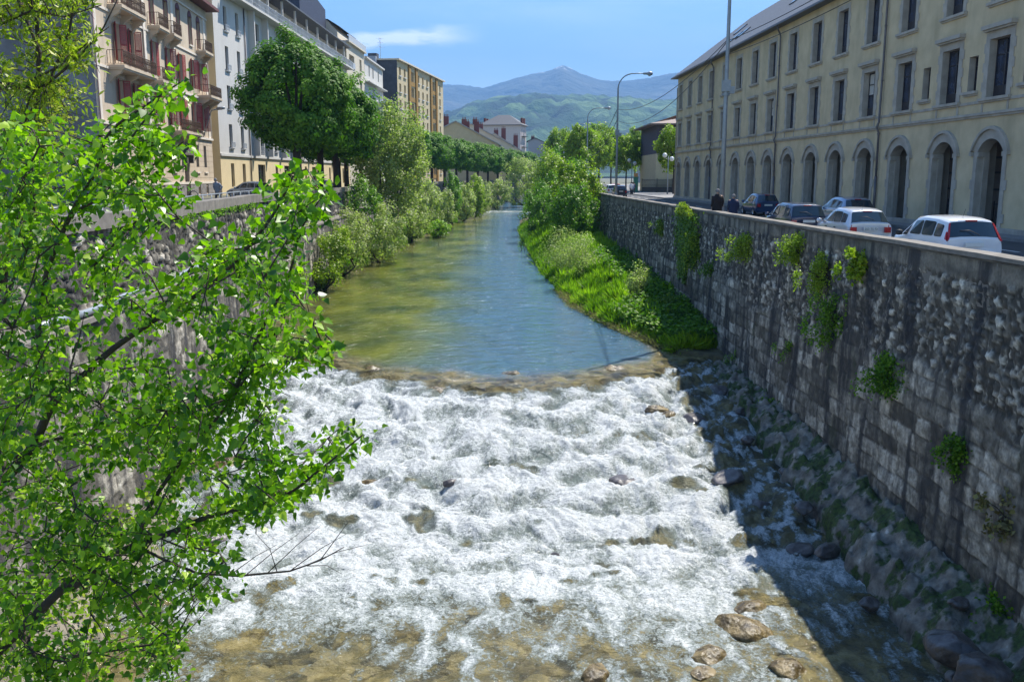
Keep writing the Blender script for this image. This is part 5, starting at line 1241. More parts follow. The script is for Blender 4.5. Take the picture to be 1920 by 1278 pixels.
# willow with catkins behind it, upper left
wi = thing('catkin_willow', 'thin branched yellowish willow with catkins in the upper left corner', 'tree', (-9.6, 11.4, -7.)); WB = Vector((-9.6, 11.4, -7.))
wbm = MB(); nodes2 = []
def limb2(pts, r0, r1):
    Q = [p.copy() if isinstance(p, Vector) else at(*p) for p in pts]; m = len(Q)
    wbm.tube([q-WB for q in Q], list(np.linspace(r0, r1, m)), 6)
    for a, c in zip(Q[:-1], Q[1:]):
        for t in np.linspace(0, 1, 6): nodes2.append(a.lerp(c, t))
limb2([Vector((-9.6,11.4,-7.)),Vector((-9.0,11.2,-3.)),(-60,620,10.5)], .13, .09)
limb2([(-60,620,10.5),(25,500,10.3),(60,360,10.2),(75,200,10.2),(70,60,10.2),(60,-120,10.2)], .05, .015)
limb2([(-60,620,10.5),(60,400,10.),(68,250,10.),(75,100,10.),(20,-40,10)], .04, .012)
limb2([(-40,170,9.6),(30,165,9.5),(85,160,9.4),(140,115,9.3),(190,60,9.3),(225,-10,9.3)], .022, .006)
limb2([(-40,152,9.6),(40,160,9.5),(110,125,9.4),(165,80,9.3),(205,50,9.3)], .018, .005)
limb2([(-30,330,9.9),(40,240,9.8),(90,160,9.7),(130,60,9.7),(150,-60,9.7)], .025, .008)
limb2([(-30,60,9.4),(60,20,9.4),(120,32,9.3),(190,10,9.3)], .012, .005)
lp2, ld2 = [], []; N2 = np.array([q[:] for q in nodes2]); cnt = 0
while cnt < 330:
    px = rg.uniform(-50, 240); py = rg.uniform(-60, 520)
    if px > 190-abs(py-150)*.18+ (25 if py < 60 else 0): continue
    T = at(px, py, rg.uniform(9., 11.2)); d = np.linalg.norm(N2-np.array(T[:]), axis=1); o = nodes2[int(d.argmin())]; ln = (T-o).length
    if ln > 1.8: continue
    cnt += 1; mid = o.lerp(T, .5)+Vector((0,0,.08)); wbm.tube([o-WB, mid-WB, T-WB], [.007, .005, .002], 4, 0, False)
    for q in range(17):
        t = rg.random(); a = o.lerp(mid, t*2) if t < .5 else mid.lerp(T, t*2-1); off = Vector((rg.gauss(0,1), rg.gauss(0,1), rg.gauss(0,1)+.2)).normalized()*(.03+.06*rg.random()); lp2.append((a+off-WB)[:]); ld2.append((off+Vector((0,0,.03)))[:])
lp2 = np.array(lp2); ld2 = np.array(ld2); ld2 /= np.linalg.norm(ld2, axis=1)[:, None]
link('crown', leafmesh('crown', lp2, .095, 'willow', L_WIL, None, .3, None, rng, direct=ld2), wi)
i_ = rng.random(len(lp2)) < .35
link('young_leaves', leafmesh('young_leaves', lp2[i_]+rng.normal(size=(i_.sum(),3))*.05, .06, 'quad', L_YEL, None, .3, None, rng), wi)
wbm.build('trunk', M_BARK, wi)
# ================================================================== street lamps and cables
def lamp(x, y, H_, label, arm=2.6, bx=True, rot=0., z0=.13):
    t = thing('street_lamp', label, 'street lamp', (x, y, z0), rot, 'tall curved street lamps on the right quay')
    b = MB(); R = 1.5
    b.tube([(0,0,0),(0,0,H_*.42),(0,0,H_-R)]+[(R-R*math.cos(a), 0, H_-R+R*math.sin(a)) for a in np.linspace(.25, PI/2-.12, 6)]+[(arm*.75,0,H_+.02),(arm,0,H_)], [.14,.115,.085]+[.06]*6+[.05,.045], 10)
    b.lathe([(.2,0),(.2,.08),(.15,.5),(.14,.9)], (0,0,0), 10); b.build('pole', M_GALV, t)
    h = MB(); P = [(-.05,.0),(.06,.03),(.11,.12),(.12,.45),(.20,.6),(.21,.8),(.14,.98),(.0,1.04)]
    h.lathe([(max(r,0),z) for r,z in P], (0,0,0), 12); o = h.build('lamp_head', M_GALV, t, (arm-.15,0,H_)); o.rotation_euler = (0, PI/2, 0)
    g_ = MB(); g_.lathe([(.17,-.02),(.16,-.12),(.10,-.19),(0,-.21)], (0,0,0), 12); g_.build('lamp_glass', mat('lamp_glass', (.45,.5,.55), .15, .1), t, (arm+.55, 0, H_-.06))
    if bx:
        b = MB(); b.box(-.2,.2,-.16,.16,H_*.52,H_*.52+.55); b.box(.14,.42,-.1,.1,H_*.52-.1,H_*.52+.25); b.lathe([(.2,0),(.2,.1)], (0,0,H_*.52-.2), 8); b.build('junction_box', M_GALV, t)
    return t
lamp(10.85, 48, 12.9, 'pale tall street lamp in front of the arcades, behind the two walkers', 2.8)
lamp(10.75, 96, 12.7, 'street lamp with cable boxes standing past the end of the stone wall', 2.6)
lamp(11.4, 142, 12.6, 'curved street lamp above the right bank bushes, third from the camera', 2.6, False)
lamp(11.9, 184, 12.6, 'thin curved street lamp, fourth from the camera', 2.6, False)
lamp(14.2, 224, 12.6, 'smallest farthest curved street lamp on the right', 2.6, False)
def cable(A, B_, sag, label, r=.018):
    A, B_ = Vector(A), Vector(B_); P = [A.lerp(B_, t)-Vector((0,0,4*sag*t*(1-t))) for t in np.linspace(0, 1, 26)]
    b = MB(); b.tube(P, r, 5); tag(b.build('cable', M_IRON), label, 'cable', 'overhead cables')
q0 = at(1360,76,48); q1 = at(1362,102,48)
cable((10.9,48,q0.z), (16.5,15,13.6), .9, 'upper overhead cable crossing the arcaded building to the right')
cable((10.9,48,q1.z), (14.5,15,11.0), .7, 'lower overhead cable crossing the arcaded building to the right')
cable((10.8,48,q0.z), (10.75,96,at(1155,205,96).z), 1.1, 'upper cable between the first and second street lamp', .022)
cable((10.8,48,q1.z+.6), (10.75,96,at(1155,215,96).z-.6), 1.6, 'lower cable between the first and second street lamp', .022)
cable((10.7,96,at(1150,205,96).z), (11.4,142,7.), 1.2, 'upper cable going on from the second to the third lamp', .03)
cable((10.7,96,at(1150,225,96).z), (11.4,142,6.), 1.4, 'lower cable going on from the second to the third lamp', .03)
# globe lamps
M_GLOBE = mat('white_globe', (.75,.75,.73), .3, .05, 2, 0)
def globes(x, y, h, label, n=2):
    t = thing('globe_lamp', label, 'globe lamp', (x, y, .13), 0, 'white globe lamps on the right pavement')
    b = MB(); b.tube([(0,0,0),(0,0,h*.5),(0,0,h)], [.10,.07,.05], 8); b.box(-.5,.5,-.03,.03,h-.35,h-.28); b.build('post', M_GALV, t)
    for k in range(n):
        s = (-.5, .5)[k]; b = MB(); zz = h+.1-.5*k; b.lathe([(.33*math.sin(a), -.33*math.cos(a)) for a in np.linspace(0, PI, 10)], (s, 0, zz), 14); b.build('globe', M_GLOBE, t)
globes(21.9, 131, 5.3, 'double white globe lamp at the end of the arcaded building')
globes(21.2, 165, 5.2, 'white globe lamp farther up the pavement, in front of the street trees')
# green kiosk pillar, crossing signs
t = thing('advertising_pillar', 'slim green street pillar with an orange panel on top by the pavement fence', 'pillar', (20.2, 152, .13))
b = MB(); b.box(-.35,.35,-.35,.35,.15,2.3); b.box(-.45,.45,-.45,.45,0,.15); b.box(-.45,.45,-.45,.45,2.3,2.42); b.build('body', mat('green_enamel', (.02,.20,.11), .4, .15, 3), t)
b = MB(); b.box(-.28,.28,-.28,.28,2.42,3.0); b.build('top_panel', mat('orange_panel', (.5,.22,.05), .5, .15), t)
# ================================================================== cars
M_TYRE = mat('tyre_rubber', (.02,.02,.02), .85, .2, 8, .2); M_RIM = mat('alloy_rim', (.4,.4,.42), .3, .1, 5, 0, metal=.7)
M_CGL = mat('car_glass', (.02,.035,.045), .04, .1, 1, 0, spec=.9); M_TRIM = mat('black_plastic', (.02,.02,.022), .55, .2, 6, .1)
M_TAIL = mat('tail_lamp_red', (.42,.01,.015), .15, .2, 9, 0, coat=.5); M_HEAD = mat('head_lamp_clear', (.5,.52,.55), .1, .1, 9, 0); M_PLATE = mat('number_plate', (.65,.65,.62), .4, .05, 9, 0)
def paint(name, c, metal=.2): return mat(name, c, .28, .04, 2, 0, metal=metal, coat=1.)
def car(name, label, P, m, st, x, y, z, rot, tall_tail=False, wiper=True, W=1., Lk=1., Hk=1., plate=None, seats=False):
    """stations: (y_lower, y_upper, half width, z low, z belt, half width roof, z roof)"""
    t = thing(name, label, 'car', (x, y, z), rot, 'cars parked along the right quay' if x > 0 else None)
    S = []
    for (yb, yr, w, zl, zb, wr, zr) in st:
        yb *= Lk; yr *= Lk; w *= W; wr *= W; zb *= Hk; zr *= Hk
        h = [(0,yb,zl),(w-.1,yb,zl),(w,yb,zl+.18),(w+.005,yb,(zl+zb)/2+.05),(w-.015,yb,zb-.10),(w-.05,yb,zb),(wr+.015,yr,zr-.055),(wr-.05,yr,zr),(wr*.5,yr,zr+.022),(0,yr,zr+.03)]
        S.append(h)
    b = MB(); rings = []
    for h in S: rings.append(b.pts([p for p in h]+[(-p[0],p[1],p[2]) for p in h[-2:0:-1]]))
    n_ = 18
    for a, c in zip(rings[:-1], rings[1:]):
        for k in range(n_): j = (k+1) % n_; b.face((a+k, a+j, c+j, c+k), 0, True)
    b.face([rings[0]+k for k in range(n_)], 0); b.face([rings[-1]+k for k in range(n_)][::-1], 0)
    o = b.build('body', m, t); sm = o.modifiers.new('s', 'BEVEL'); sm.width = .02; sm.segments = 2; sm.limit_method = 'ANGLE'; sm.angle_limit = .5
    def patch(nm, A, B_, C_, D_, m_, u0, u1, v0, v1, off=.012, th=.01, par=t, rad=.12):
        A, B_, C_, D_ = map(Vector, (A, B_, C_, D_)); nn = (B_-A).cross(D_-A).normalized(); cen = (A+B_+C_+D_)/4
        if nn.dot(cen-Vector((0,0,.7))) < 0: nn = -nn
        f_ = lambda u, v: (A.lerp(B_, u)).lerp(D_.lerp(C_, u), v)
        du, dv = (u1-u0)*rad, (v1-v0)*rad
        uv = [(u0+du,v0),(u1-du,v0),(u1-du*.3,v0+dv*.3),(u1,v0+dv),(u1,v1-dv),(u1-du*.3,v1-dv*.3),(u1-du,v1),(u0+du,v1),(u0+du*.3,v1-dv*.3),(u0,v1-dv),(u0,v0+dv),(u0+du*.3,v0+dv*.3)]
        q = MB(); i = q.pts([f_(u,v)+nn*(off+th) for u, v in uv]+[f_(u,v)+nn*(-.02) for u, v in uv]); k_ = len(uv)
        q.face(range(i, i+k_)); 
        for k in range(k_): j = (k+1) % k_; q.face((i+k, i+j, i+k_+j, i+k_+k))
        return q.build(nm, m_, par)
    g = lambda s, k, sg: Vector((S[s][k][0]*sg, S[s][k][1], S[s][k][2]))
    # rear window, windscreen
    r0, r1 = 1, 2
    def strip(nm, s0, s1, v0, v1, m_, ins=.05, off=.016):
        K = [(6,-1),(7,-1),(8,-1),(9,1),(8,1),(7,1),(6,1)]; lo = [g(s0,k,sg).lerp(g(s1,k,sg), v0) for k, sg in K]; hi = [g(s0,k,sg).lerp(g(s1,k,sg), v1) for k, sg in K]
        nn = (lo[6]-lo[0]).cross(hi[3]-lo[3]).normalized()
        if nn.z < 0: nn = -nn
        for R in (lo, hi): a, c = R[0].copy(), R[6].copy(); R[0] = a.lerp(R[1], .55 if R is hi else .35); R[6] = c.lerp(R[5], .55 if R is hi else .35)
        q = MB(); P1 = [p+nn*off for p in lo]; P2 = [p+nn*off for p in hi]; P0 = [p-nn*.03 for p in lo]; P3 = [p-nn*.03 for p in hi]
        for A_, B__ in ((P0,P1),(P1,P2),(P2,P3)):
            i = q.pts(A_+B__)
            for k in range(6): q.face((i+k, i+k+1, i+8+k, i+7+k), 0, True)
        for e_ in (0, 6): q.poly([P0[e_], P1[e_], P2[e_], P3[e_]])
        return q.build(nm, m_, t)
    strip('rear_window', 1, 2, .10, .90, M_CGL)
    if seats:
        q = MB()
        for s in (-.38, .38):
            for dx in (0,): q.lathe([(0,-.13),(.1,-.11),(.13,0),(.1,.11),(0,.13)], (s, 0, 0), 8)
        q.build('headrest', M_TRIM, t, (0, S[3][6][1]+.1, 1.05*Hk))
    ws = len(S)-5
    strip('windscreen', ws, ws+1, .06, .95, M_CGL)
    for sg in (-1, 1):
        A = lambda s: g(s,5,sg)
        for s, (u0, u1, v0, v1) in ((2,(.30,.94,.08,.80)),(3,(.06,.95,.08,.86)),(4,(.05,.90,.08,.86))):
            a, c, d, e = g(s,5,sg), g(s+1,5,sg), g(s+1,6,sg), g(s,6,sg)
            if s == 4: pass
            patch('side_window', a, c, d, e, M_CGL, u0, u1, v0, v1, .008)
        # front quarter between A pillar
        a, c, d = g(5,5,sg), g(6,5,sg), g(5,6,sg)
        q = MB(); nn = Vector((sg,0,.3)).normalized(); q.poly([a.lerp(c,.05)+nn*.02, a.lerp(c,.75)+nn*.02, a.lerp(d,.80).lerp(c,.12)+nn*.02]); q.build('side_window', M_CGL, t)
        # tail lamp
        if tall_tail:
            patch('tail_lamp', g(1,5,sg), g(2,5,sg), g(2,6,sg), g(1,6,sg), M_TAIL, .0, .62, .02, .93, .022, .025, t, .25)
            patch('tail_lamp', g(1,6,sg), g(1,7,sg)*1, g(2,7,sg), g(2,6,sg), M_TAIL, .0, .9, .02, .90, .028, .01, t, .2)
        else:
            patch('tail_lamp', g(0,4,sg)+Vector((0,0,.10)), g(1,4,sg)+Vector((0,.12,-.02)), g(1,5,sg)+Vector((0,.12,-.02)), g(0,5,sg)+Vector((0,0,.32)), M_TAIL, 0, 1, 0, 1, .02, .02, t, .25)
            q = MB(); q.box(sg*(S[1][5][0]-.22), sg*(S[1][5][0]-.0), S[1][4][1]-.05, S[1][4][1]+.05, S[1][5][2]-.27, S[1][5][2]-.07); q.build('tail_lamp', M_TAIL, t)
        # mirror, door handles
        q = MB(); q.lathe([(0,-.1),(.07,-.09),(.10,0),(.07,.08),(0,.09)], (0,0,0), 8); mo = q.build('wing_mirror', M_TRIM if tall_tail else m, t, (sg*(S[5][5][0]+.12), S[5][5][1]+.32, S[5][5][2]+.06)); mo.scale = (1.2,.7,.9)
        q = MB()
        for yy in (S[3][0][1]+.35, S[4][0][1]+.5): q.box(sg*(S[4][4][0]+.0), sg*(S[4][4][0]+.035), yy, yy+.16, S[4][5][2]-.16, S[4][5][2]-.13)
        q.build('door_handle', M_TRIM, t)
        # wheels
        for yy in (st[0][0]*Lk+.62, st[-1][0]*Lk-.72):
            q = MB(); q.lathe([(.20,-.09),(.29,-.10),(.305,-.05),(.305,.05),(.29,.10),(.20,.09)], (0,0,0), 20); wo = q.build('wheel', M_TYRE, t, (sg*(st[4][2]*W-.09), yy, .30)); wo.rotation_euler = (0, PI/2, 0)
            q = MB(); q.lathe([(.0,.075*sg),(.05,.08*sg),(.19,.06*sg),(.20,.09*sg)], (0,0,0), 20)
            for a in range(5): q.box(-.02,.02,0,0,0,0)
            q.build('rim', M_RIM, wo)
    if wiper:
        q = MB(); c0 = (g(1,9,1)+Vector((.12,-.06,.09)))
        q.tube([c0, c0+Vector((-.25,.10,.13)), c0+Vector((-.5,.13,.12))], .012, 5); q.build('rear_wiper', M_TRIM, t)
    q = MB(); yb = S[0][2][1]; q.box(-.26,.26, yb-.075, yb-.03, .60*Hk, .71*Hk) if False else q.box(-.26,.26, S[1][4][1]-.06, S[1][4][1]-.02, .66, .77)
    q.build('number_plate', M_PLATE, t)
    q = MB(); q.box(-.68*W,.68*W, S[0][0][1]-.05, S[0][0][1]+.08, .30, .50); q.build('bumper', M_TRIM if False else m, t)
    q = MB(); q.tube([(0,S[3][9][1]-.1,S[3][9][2]),(0,S[3][9][1]-.22,S[3][9][2]+.22)], .006, 4); q.build('aerial', M_TRIM, t)
    q = MB(); q.box(-.16,.16,-.03,.03,-.02,.02); q.build('brake_light', M_TAIL, t, (0, S[2][9][1]-.03, S[2][9][2]-.03))
    if plate:
        cu = bpy.data.curves.new('plate_text', 'FONT'); cu.body = plate; cu.size = .115; cu.align_x = 'CENTER'; cu.extrude = .002; tmp = bpy.data.objects.new('tmp_text', cu); me_ = bpy.data.meshes.new_from_object(tmp); bpy.data.objects.remove(tmp); me_.materials.clear(); me_.materials.append(M_TRIM); to = link('plate_text', me_, t)
        to.location = (0, S[1][4][1]-.064, .675); to.rotation_euler = (PI/2, 0, 0)
    return t
HATCH = [(-1.84,-1.84,.70,.35,.56,.60,.60),(-1.88,-1.87,.80,.26,.83,.74,.86),(-1.70,-1.60,.83,.22,.87,.61,1.37),(-1.05,-1.05,.835,.20,.87,.625,1.44),(-.30,-.25,.84,.20,.86,.63,1.46),(.55,.30,.84,.20,.85,.60,1.41),(1.05,1.05,.83,.22,.83,.66,.89),(1.45,1.45,.81,.25,.80,.60,.84),(1.80,1.80,.74,.30,.62,.55,.66),(1.88,1.88,.66,.36,.50,.5,.53)]
ROUND = [(-1.84,-1.84,.70,.35,.56,.58,.62),(-1.90,-1.86,.79,.26,.85,.71,.90),(-1.66,-1.50,.83,.22,.88,.59,1.34),(-1.0,-.95,.835,.20,.88,.61,1.42),(-.25,-.25,.84,.20,.86,.62,1.44),(.55,.20,.84,.20,.85,.58,1.37),(1.05,1.05,.83,.22,.82,.64,.89),(1.45,1.45,.80,.25,.78,.58,.83),(1.80,1.80,.72,.30,.60,.53,.65),(1.90,1.90,.62,.36,.48,.46,.52)]
RD = math.radians(1.3)
car('hatchback_car', 'white hatchback with tall red tail lamps beside the window, nearest whole car', None, paint('white_paint', (.72,.73,.76), 0), HATCH, 12.92, 27.7, .004, RD, True, seats=True)
car('hatchback_car', 'silver hatchback with rounded rear window and white number plate', None, paint('silver_paint', (.55,.57,.62), .3), ROUND, 13.05, 35.6, .004, RD, plate='253 TS 73')
car('estate_car', 'dark blue car parked between the silver hatchback and the two walkers', None, paint('dark_blue_paint', (.02,.03,.075), .3), HATCH, 12.65, 41.6, .004, RD, Lk=1.1, Hk=1.0)
car('family_car', 'larger silver-blue car with black rear window parked close to the arcades', None, paint('steel_blue_paint', (.24,.30,.42), .4), ROUND, 17.8, 49.6, .004, RD, W=1.08, Lk=1.15, Hk=1.07)
car('hatchback_car', 'navy blue hatchback with visible wheels parked behind the walkers', None, paint('navy_paint', (.03,.06,.15), .3), ROUND, 17.1, 64, .004, RD, Lk=1.05, Hk=1.02)
car('hatchback_car', 'bright blue car of which only the bonnet shows above the wall at the right edge', None, paint('bright_blue_paint', (.03,.05,.42), .2), HATCH, 13.1, 19.8, .004, RD)
car('small_car', 'tiny black car on the far right street beside the parapet end', None, paint('black_paint', (.02,.02,.03), .1), HATCH, 14.1, 122, .004, 0)
car('small_car', 'tiny white car behind the black one on the far right street', None, M_PLATE, HATCH, 14.6, 136, .004, 0)
car('small_car', 'distant red car beyond the tiny white car', None, paint('red_paint', (.5,.04,.03), 0), HATCH, 16.6, 150, .004, 0)
car('hatchback_car', 'pale blue-grey car parked under the biggest clipped tree on the left quay', None, paint('pale_blue_paint', (.38,.44,.52), .3), ROUND, -23.8, 84, .71, math.radians(78))
car('hatchback_car', 'grey car further along the left quay, between the tree trunks', None, paint('grey_paint', (.30,.31,.33), .3), HATCH, -25.5, 112, .71, math.radians(5))
car('hatchback_car', 'white car glimpsed behind the third clipped tree trunk on the left quay', None, paint('white_paint', (.72,.73,.76), 0), ROUND, -25., 126, .71, math.radians(5))
# ================================================================== people
M_SKIN = mat('skin', (.42,.25,.18), .6, .1, 5, 0); M_HAIR = mat('dark_hair', (.025,.02,.018), .7, .3, 30, .3); M_CAP = mat('grey_cap_cloth', (.20,.19,.19), .9, .2, 30, .2); M_TROU = mat('dark_trousers', (.03,.03,.04), .9, .2, 12, .2)
def person(label, x, y, z, rot, Hh, coat, hair=M_HAIR, trous=M_TROU, bend=0., wide=1., stride=.16, coatlen=.46, hat=False, armb=.1, grp=None):
    t = thing('person', label, 'person', (x, y, z), rot, grp); s = Hh/1.75
    V = {}; E_ = []; R = {}
    def J(n, p, r): V[n] = Vector(p)*s; R[n] = r*s
    sb = math.sin(bend); cb = math.cos(bend)
    def up(h, dx=0, dy=0): return (dx, dy+(h-.95)*sb, .95+(h-.95)*cb)
    J('pel', (0,0,.95), .135*wide); J('waist', up(1.10), .125*wide); J('chest', up(1.30), .155*wide); J('neckb', up(1.46), .075); J('neck', up(1.53), .055); J('head', up(1.62,0,.01), .092); J('top', up(1.70,0,.01), .075)
    for n_, g in (('l',-1),('r',1)):
        st = stride*g
        J('hip'+n_, (.09*g,0,.88), .10); J('kn'+n_, (.10*g,st*.55+.03,.50), .062); J('an'+n_, (.10*g,st-.03,.09), .042); J('to'+n_, (.11*g,st+.14,.04), .035)
        J('sh'+n_, up(1.41,.17*g*wide), .065); J('el'+n_, up(1.14,(.22+armb)*g*wide,-.06), .045); J('wr'+n_, up(.93,(.20+armb*.5)*g*wide,.06-st*.3), .03); J('ha'+n_, up(.84,(.19+armb*.4)*g*wide,.09-st*.3), .034)
        E_ += [('pel','hip'+n_),('hip'+n_,'kn'+n_),('kn'+n_,'an'+n_),('an'+n_,'to'+n_),('chest','sh'+n_),('sh'+n_,'el'+n_),('el'+n_,'wr'+n_),('wr'+n_,'ha'+n_)]
        for k in range(4):
            J('f%d%s' % (k, n_), tuple(V['ha'+n_]/s+Vector(((-.012*g), .028-.018*k, -.085+.006*abs(k-1)))), .009); E_.append(('ha'+n_, 'f%d%s' % (k, n_)))
        J('th'+n_, tuple(V['ha'+n_]/s+Vector((-.02*g, .05, -.03))), .010); E_.append(('ha'+n_, 'th'+n_))
    E_ += [('pel','waist'),('waist','chest'),('chest','neckb'),('neckb','neck'),('neck','head'),('head','top')]
    names = list(V); me = bpy.data.meshes.new('body'); me.from_pydata([V[n_] for n_ in names], [(names.index(a), names.index(c)) for a, c in E_], [])
    o = link('body', me, t); sk = o.modifiers.new('skin', 'SKIN'); sk.use_smooth_shade = True; su = o.modifiers.new('sub', 'SUBSURF'); su.levels = 1; su.render_levels = 1
    for i, n_ in enumerate(names): me.skin_vertices[0].data[i].radius = (R[n_], R[n_]*(.8 if n_ in ('chest','waist','pel') else 1))
    me.skin_vertices[0].data[0].use_root = True; me.materials.append(M_SKIN)
    # coat
    b = MB(); prof = [(coatlen,.20,.155),(.62,.205,.16),(.95,.20,.155),(1.10,.19,.15),(1.25,.215,.16),(1.38,.215,.14),(1.46,.13,.10),(1.52,.07,.075)]; rg_ = []
    for z_, a, c in prof:
        p = Vector(up(z_)) if z_ > .95 else Vector((0,0,z_)); rg_.append(b.pts([((p.x+a*wide*math.cos(q))*s, (p.y+c*wide*math.sin(q))*s, (p.z-(0 if z_ < .95 else math.sin(q)*sb*c))*s) for q in np.linspace(0, 2*PI, 16, endpoint=False)]))
    for a, c in zip(rg_[:-1], rg_[1:]):
        for k in range(16): j = (k+1) % 16; b.face((a+k, a+j, c+j, c+k), 0, True)
    for n_ in 'lr':
        b.tube([V['sh'+n_]*1.0, V['sh'+n_].lerp(V['el'+n_], .5), V['el'+n_], V['el'+n_].lerp(V['wr'+n_], .5), V['wr'+n_]], [.085*s,.075*s,.065*s,.055*s,.048*s], 10)
    b.build('coat', coat, t)
    b = MB()
    for n_ in 'lr': b.tube([V['hip'+n_]+Vector((0,0,.05)), V['hip'+n_].lerp(V['kn'+n_], .5), V['kn'+n_], V['an'+n_]+Vector((0,0,-.02))], [.125*s,.105*s,.08*s,.07*s], 10)
    b.build('trousers', trous, t)
    b = MB()
    for n_ in 'lr': b.tube([V['an'+n_]+Vector((0,-.05,-.04)), V['an'+n_]+Vector((0,.03,-.04)), V['to'+n_]+Vector((0,.02,0))], [.045*s,.055*s,.035*s], 8)
    b.build('shoes', M_TRIM, t)
    hc = V['head']+Vector((0,-.012*s,.03*s)); b = MB(); b.lathe([(.105*s*math.sin(a), -.125*s*math.cos(a)) for a in np.linspace(.95 if not hat else 1.35, PI, 8)], (0,0,0), 14); o = b.build('hat' if hat else 'hair', hair, t, hc); o.rotation_euler = (.35-bend, 0, 0)
    if hat: 
        q = MB(); q.lathe([(.11*s,0),(.125*s,.015*s),(.11*s,.03*s)], (0,0,.0), 14); q.build('hat_band', hair, o)
    # face: nose, ears
    b = MB(); hd = V['head']+Vector((0,.0,.03*s)); b.lathe([(.012*s,-.02*s),(.016*s,0),(.004*s,.03*s)], (hd.x, hd.y+.098*s, hd.z), 6)
    for g in (-1,1): b.lathe([(.0,-.03*s),(.014*s,-.01*s),(.016*s,.015*s),(0,.03*s)], (hd.x+g*.095*s, hd.y, hd.z), 6)
    b.build('nose_and_ears', M_SKIN, t)
    return t
M_BLACKC = mat('black_coat_cloth', (.018,.012,.012), .9, .2, 8, .3, .01, 10); M_NAVYC = mat('navy_jacket_cloth', (.012,.02,.06), .85, .2, 8, .3, .01, 10)
n = N('striped_shirt_cloth'); wv_ = n.n.new('ShaderNodeTexWave'); wv_.bands_direction = 'Z'; wv_.inputs['Scale'].default_value = 4.5; n.l.new(n.co, wv_.inputs[0])
n.base(n.ramp(wv_.outputs[0], [(.4, (.06,.07,.10)), (.6, (.22,.24,.28))])); M_STRIPE = n.m
person('taller walker seen from behind in a long black coat and cap', 10.45, 47.2, .13, .1, 1.84, M_BLACKC, M_CAP, wide=1.22, hat=True, armb=-.01, grp='two people walking away by the wall')
person('shorter walker seen from behind in a navy jacket and cap', 10.98, 46.0, .13, -.05, 1.60, M_NAVYC, M_CAP, wide=1.25, hat=True, armb=-.01, coatlen=.6, grp='two people walking away by the wall')
person('stooping man in a striped shirt standing by the bike hoops on the left quay', -19.6, 62, .8, PI*.85, 1.72, M_STRIPE, M_CAP, bend=.32, wide=1.15, coatlen=.75)
person('far pedestrian in a white top on the right street beside the small cars', 16.9, 132, .1, .3, 1.75, mat('white_cotton', (.7,.7,.7), .9), M_HAIR, coatlen=.8)
person('far pedestrian in dark clothes next to the green pillar', 18.3, 140, .1, 2.8, 1.72, M_BLACKC, M_HAIR, coatlen=.8)
person('far pedestrian in a blue shirt between the white top and the dark one', 17.5, 135, .1, .3, 1.70, mat('blue_cotton', (.15,.22,.4), .9), M_HAIR, coatlen=.8)
# bike hoops and handrail on the left quay
for k, (x, y) in enumerate([(-18.6,62.5),(-18.4,64.5),(-18.6,66.3),(-20.6,61.)]):
    b = MB(); b.tube([(0,0,0),(0,0,.55)]+[(0,.32-.32*math.cos(a),.55+.32*math.sin(a)) for a in np.linspace(.3, PI-.3, 6)]+[(0,.64,.55),(0,.64,0)], .03, 6)
    o = b.build('bike_hoop', M_IRON, None, (x, y, .80), PI/2*.9)
    tag(o, ('black bike hoop right of the stooping man','second black bike hoop right of the stooping man','third black bike hoop, next to the pale car','black bike hoop left of the stooping man')[k], 'bike rack', 'bike hoops on the left quay')
t = thing('railing', 'low grey handrail running above the left quay coping', 'railing', (-12.5, 24, 1.5))
b = MB(); P = [Vector((polyx(WL,y)-.45-( -12.5), y-24, .27)) for y in np.arange(24, 62, 1.)]; b.tube(P, .028, 6); b.build('rail', M_GALV, t)
b = MB()
for y in np.arange(24, 62, 2.): b.tube([(polyx(WL,y)-.45+12.5, y-24, -.75), (polyx(WL,y)-.45+12.5, y-24, .27)], .025, 6)
b.split('post', M_GALV, t)
# iron garden railing far left behind the branches
t = thing('fence', 'black iron railing on a low wall by the grey side wall at the left edge', 'fence', (-30, 52, .7))
b = MB(); b.box(-14, 2, -.15, .15, 0, .9); b.build('low_wall', M_CONC, t)
b = MB()
for x in np.arange(-14, 2, .16): b.box(x-.015, x+.015, -.015, .015, .9, 2.1)
b.box(-14, 2, -.03, .03, 1.95, 2.0); b.box(-14, 2, -.03, .03, 1.0, 1.05); b.build('rails', M_IRON, t)
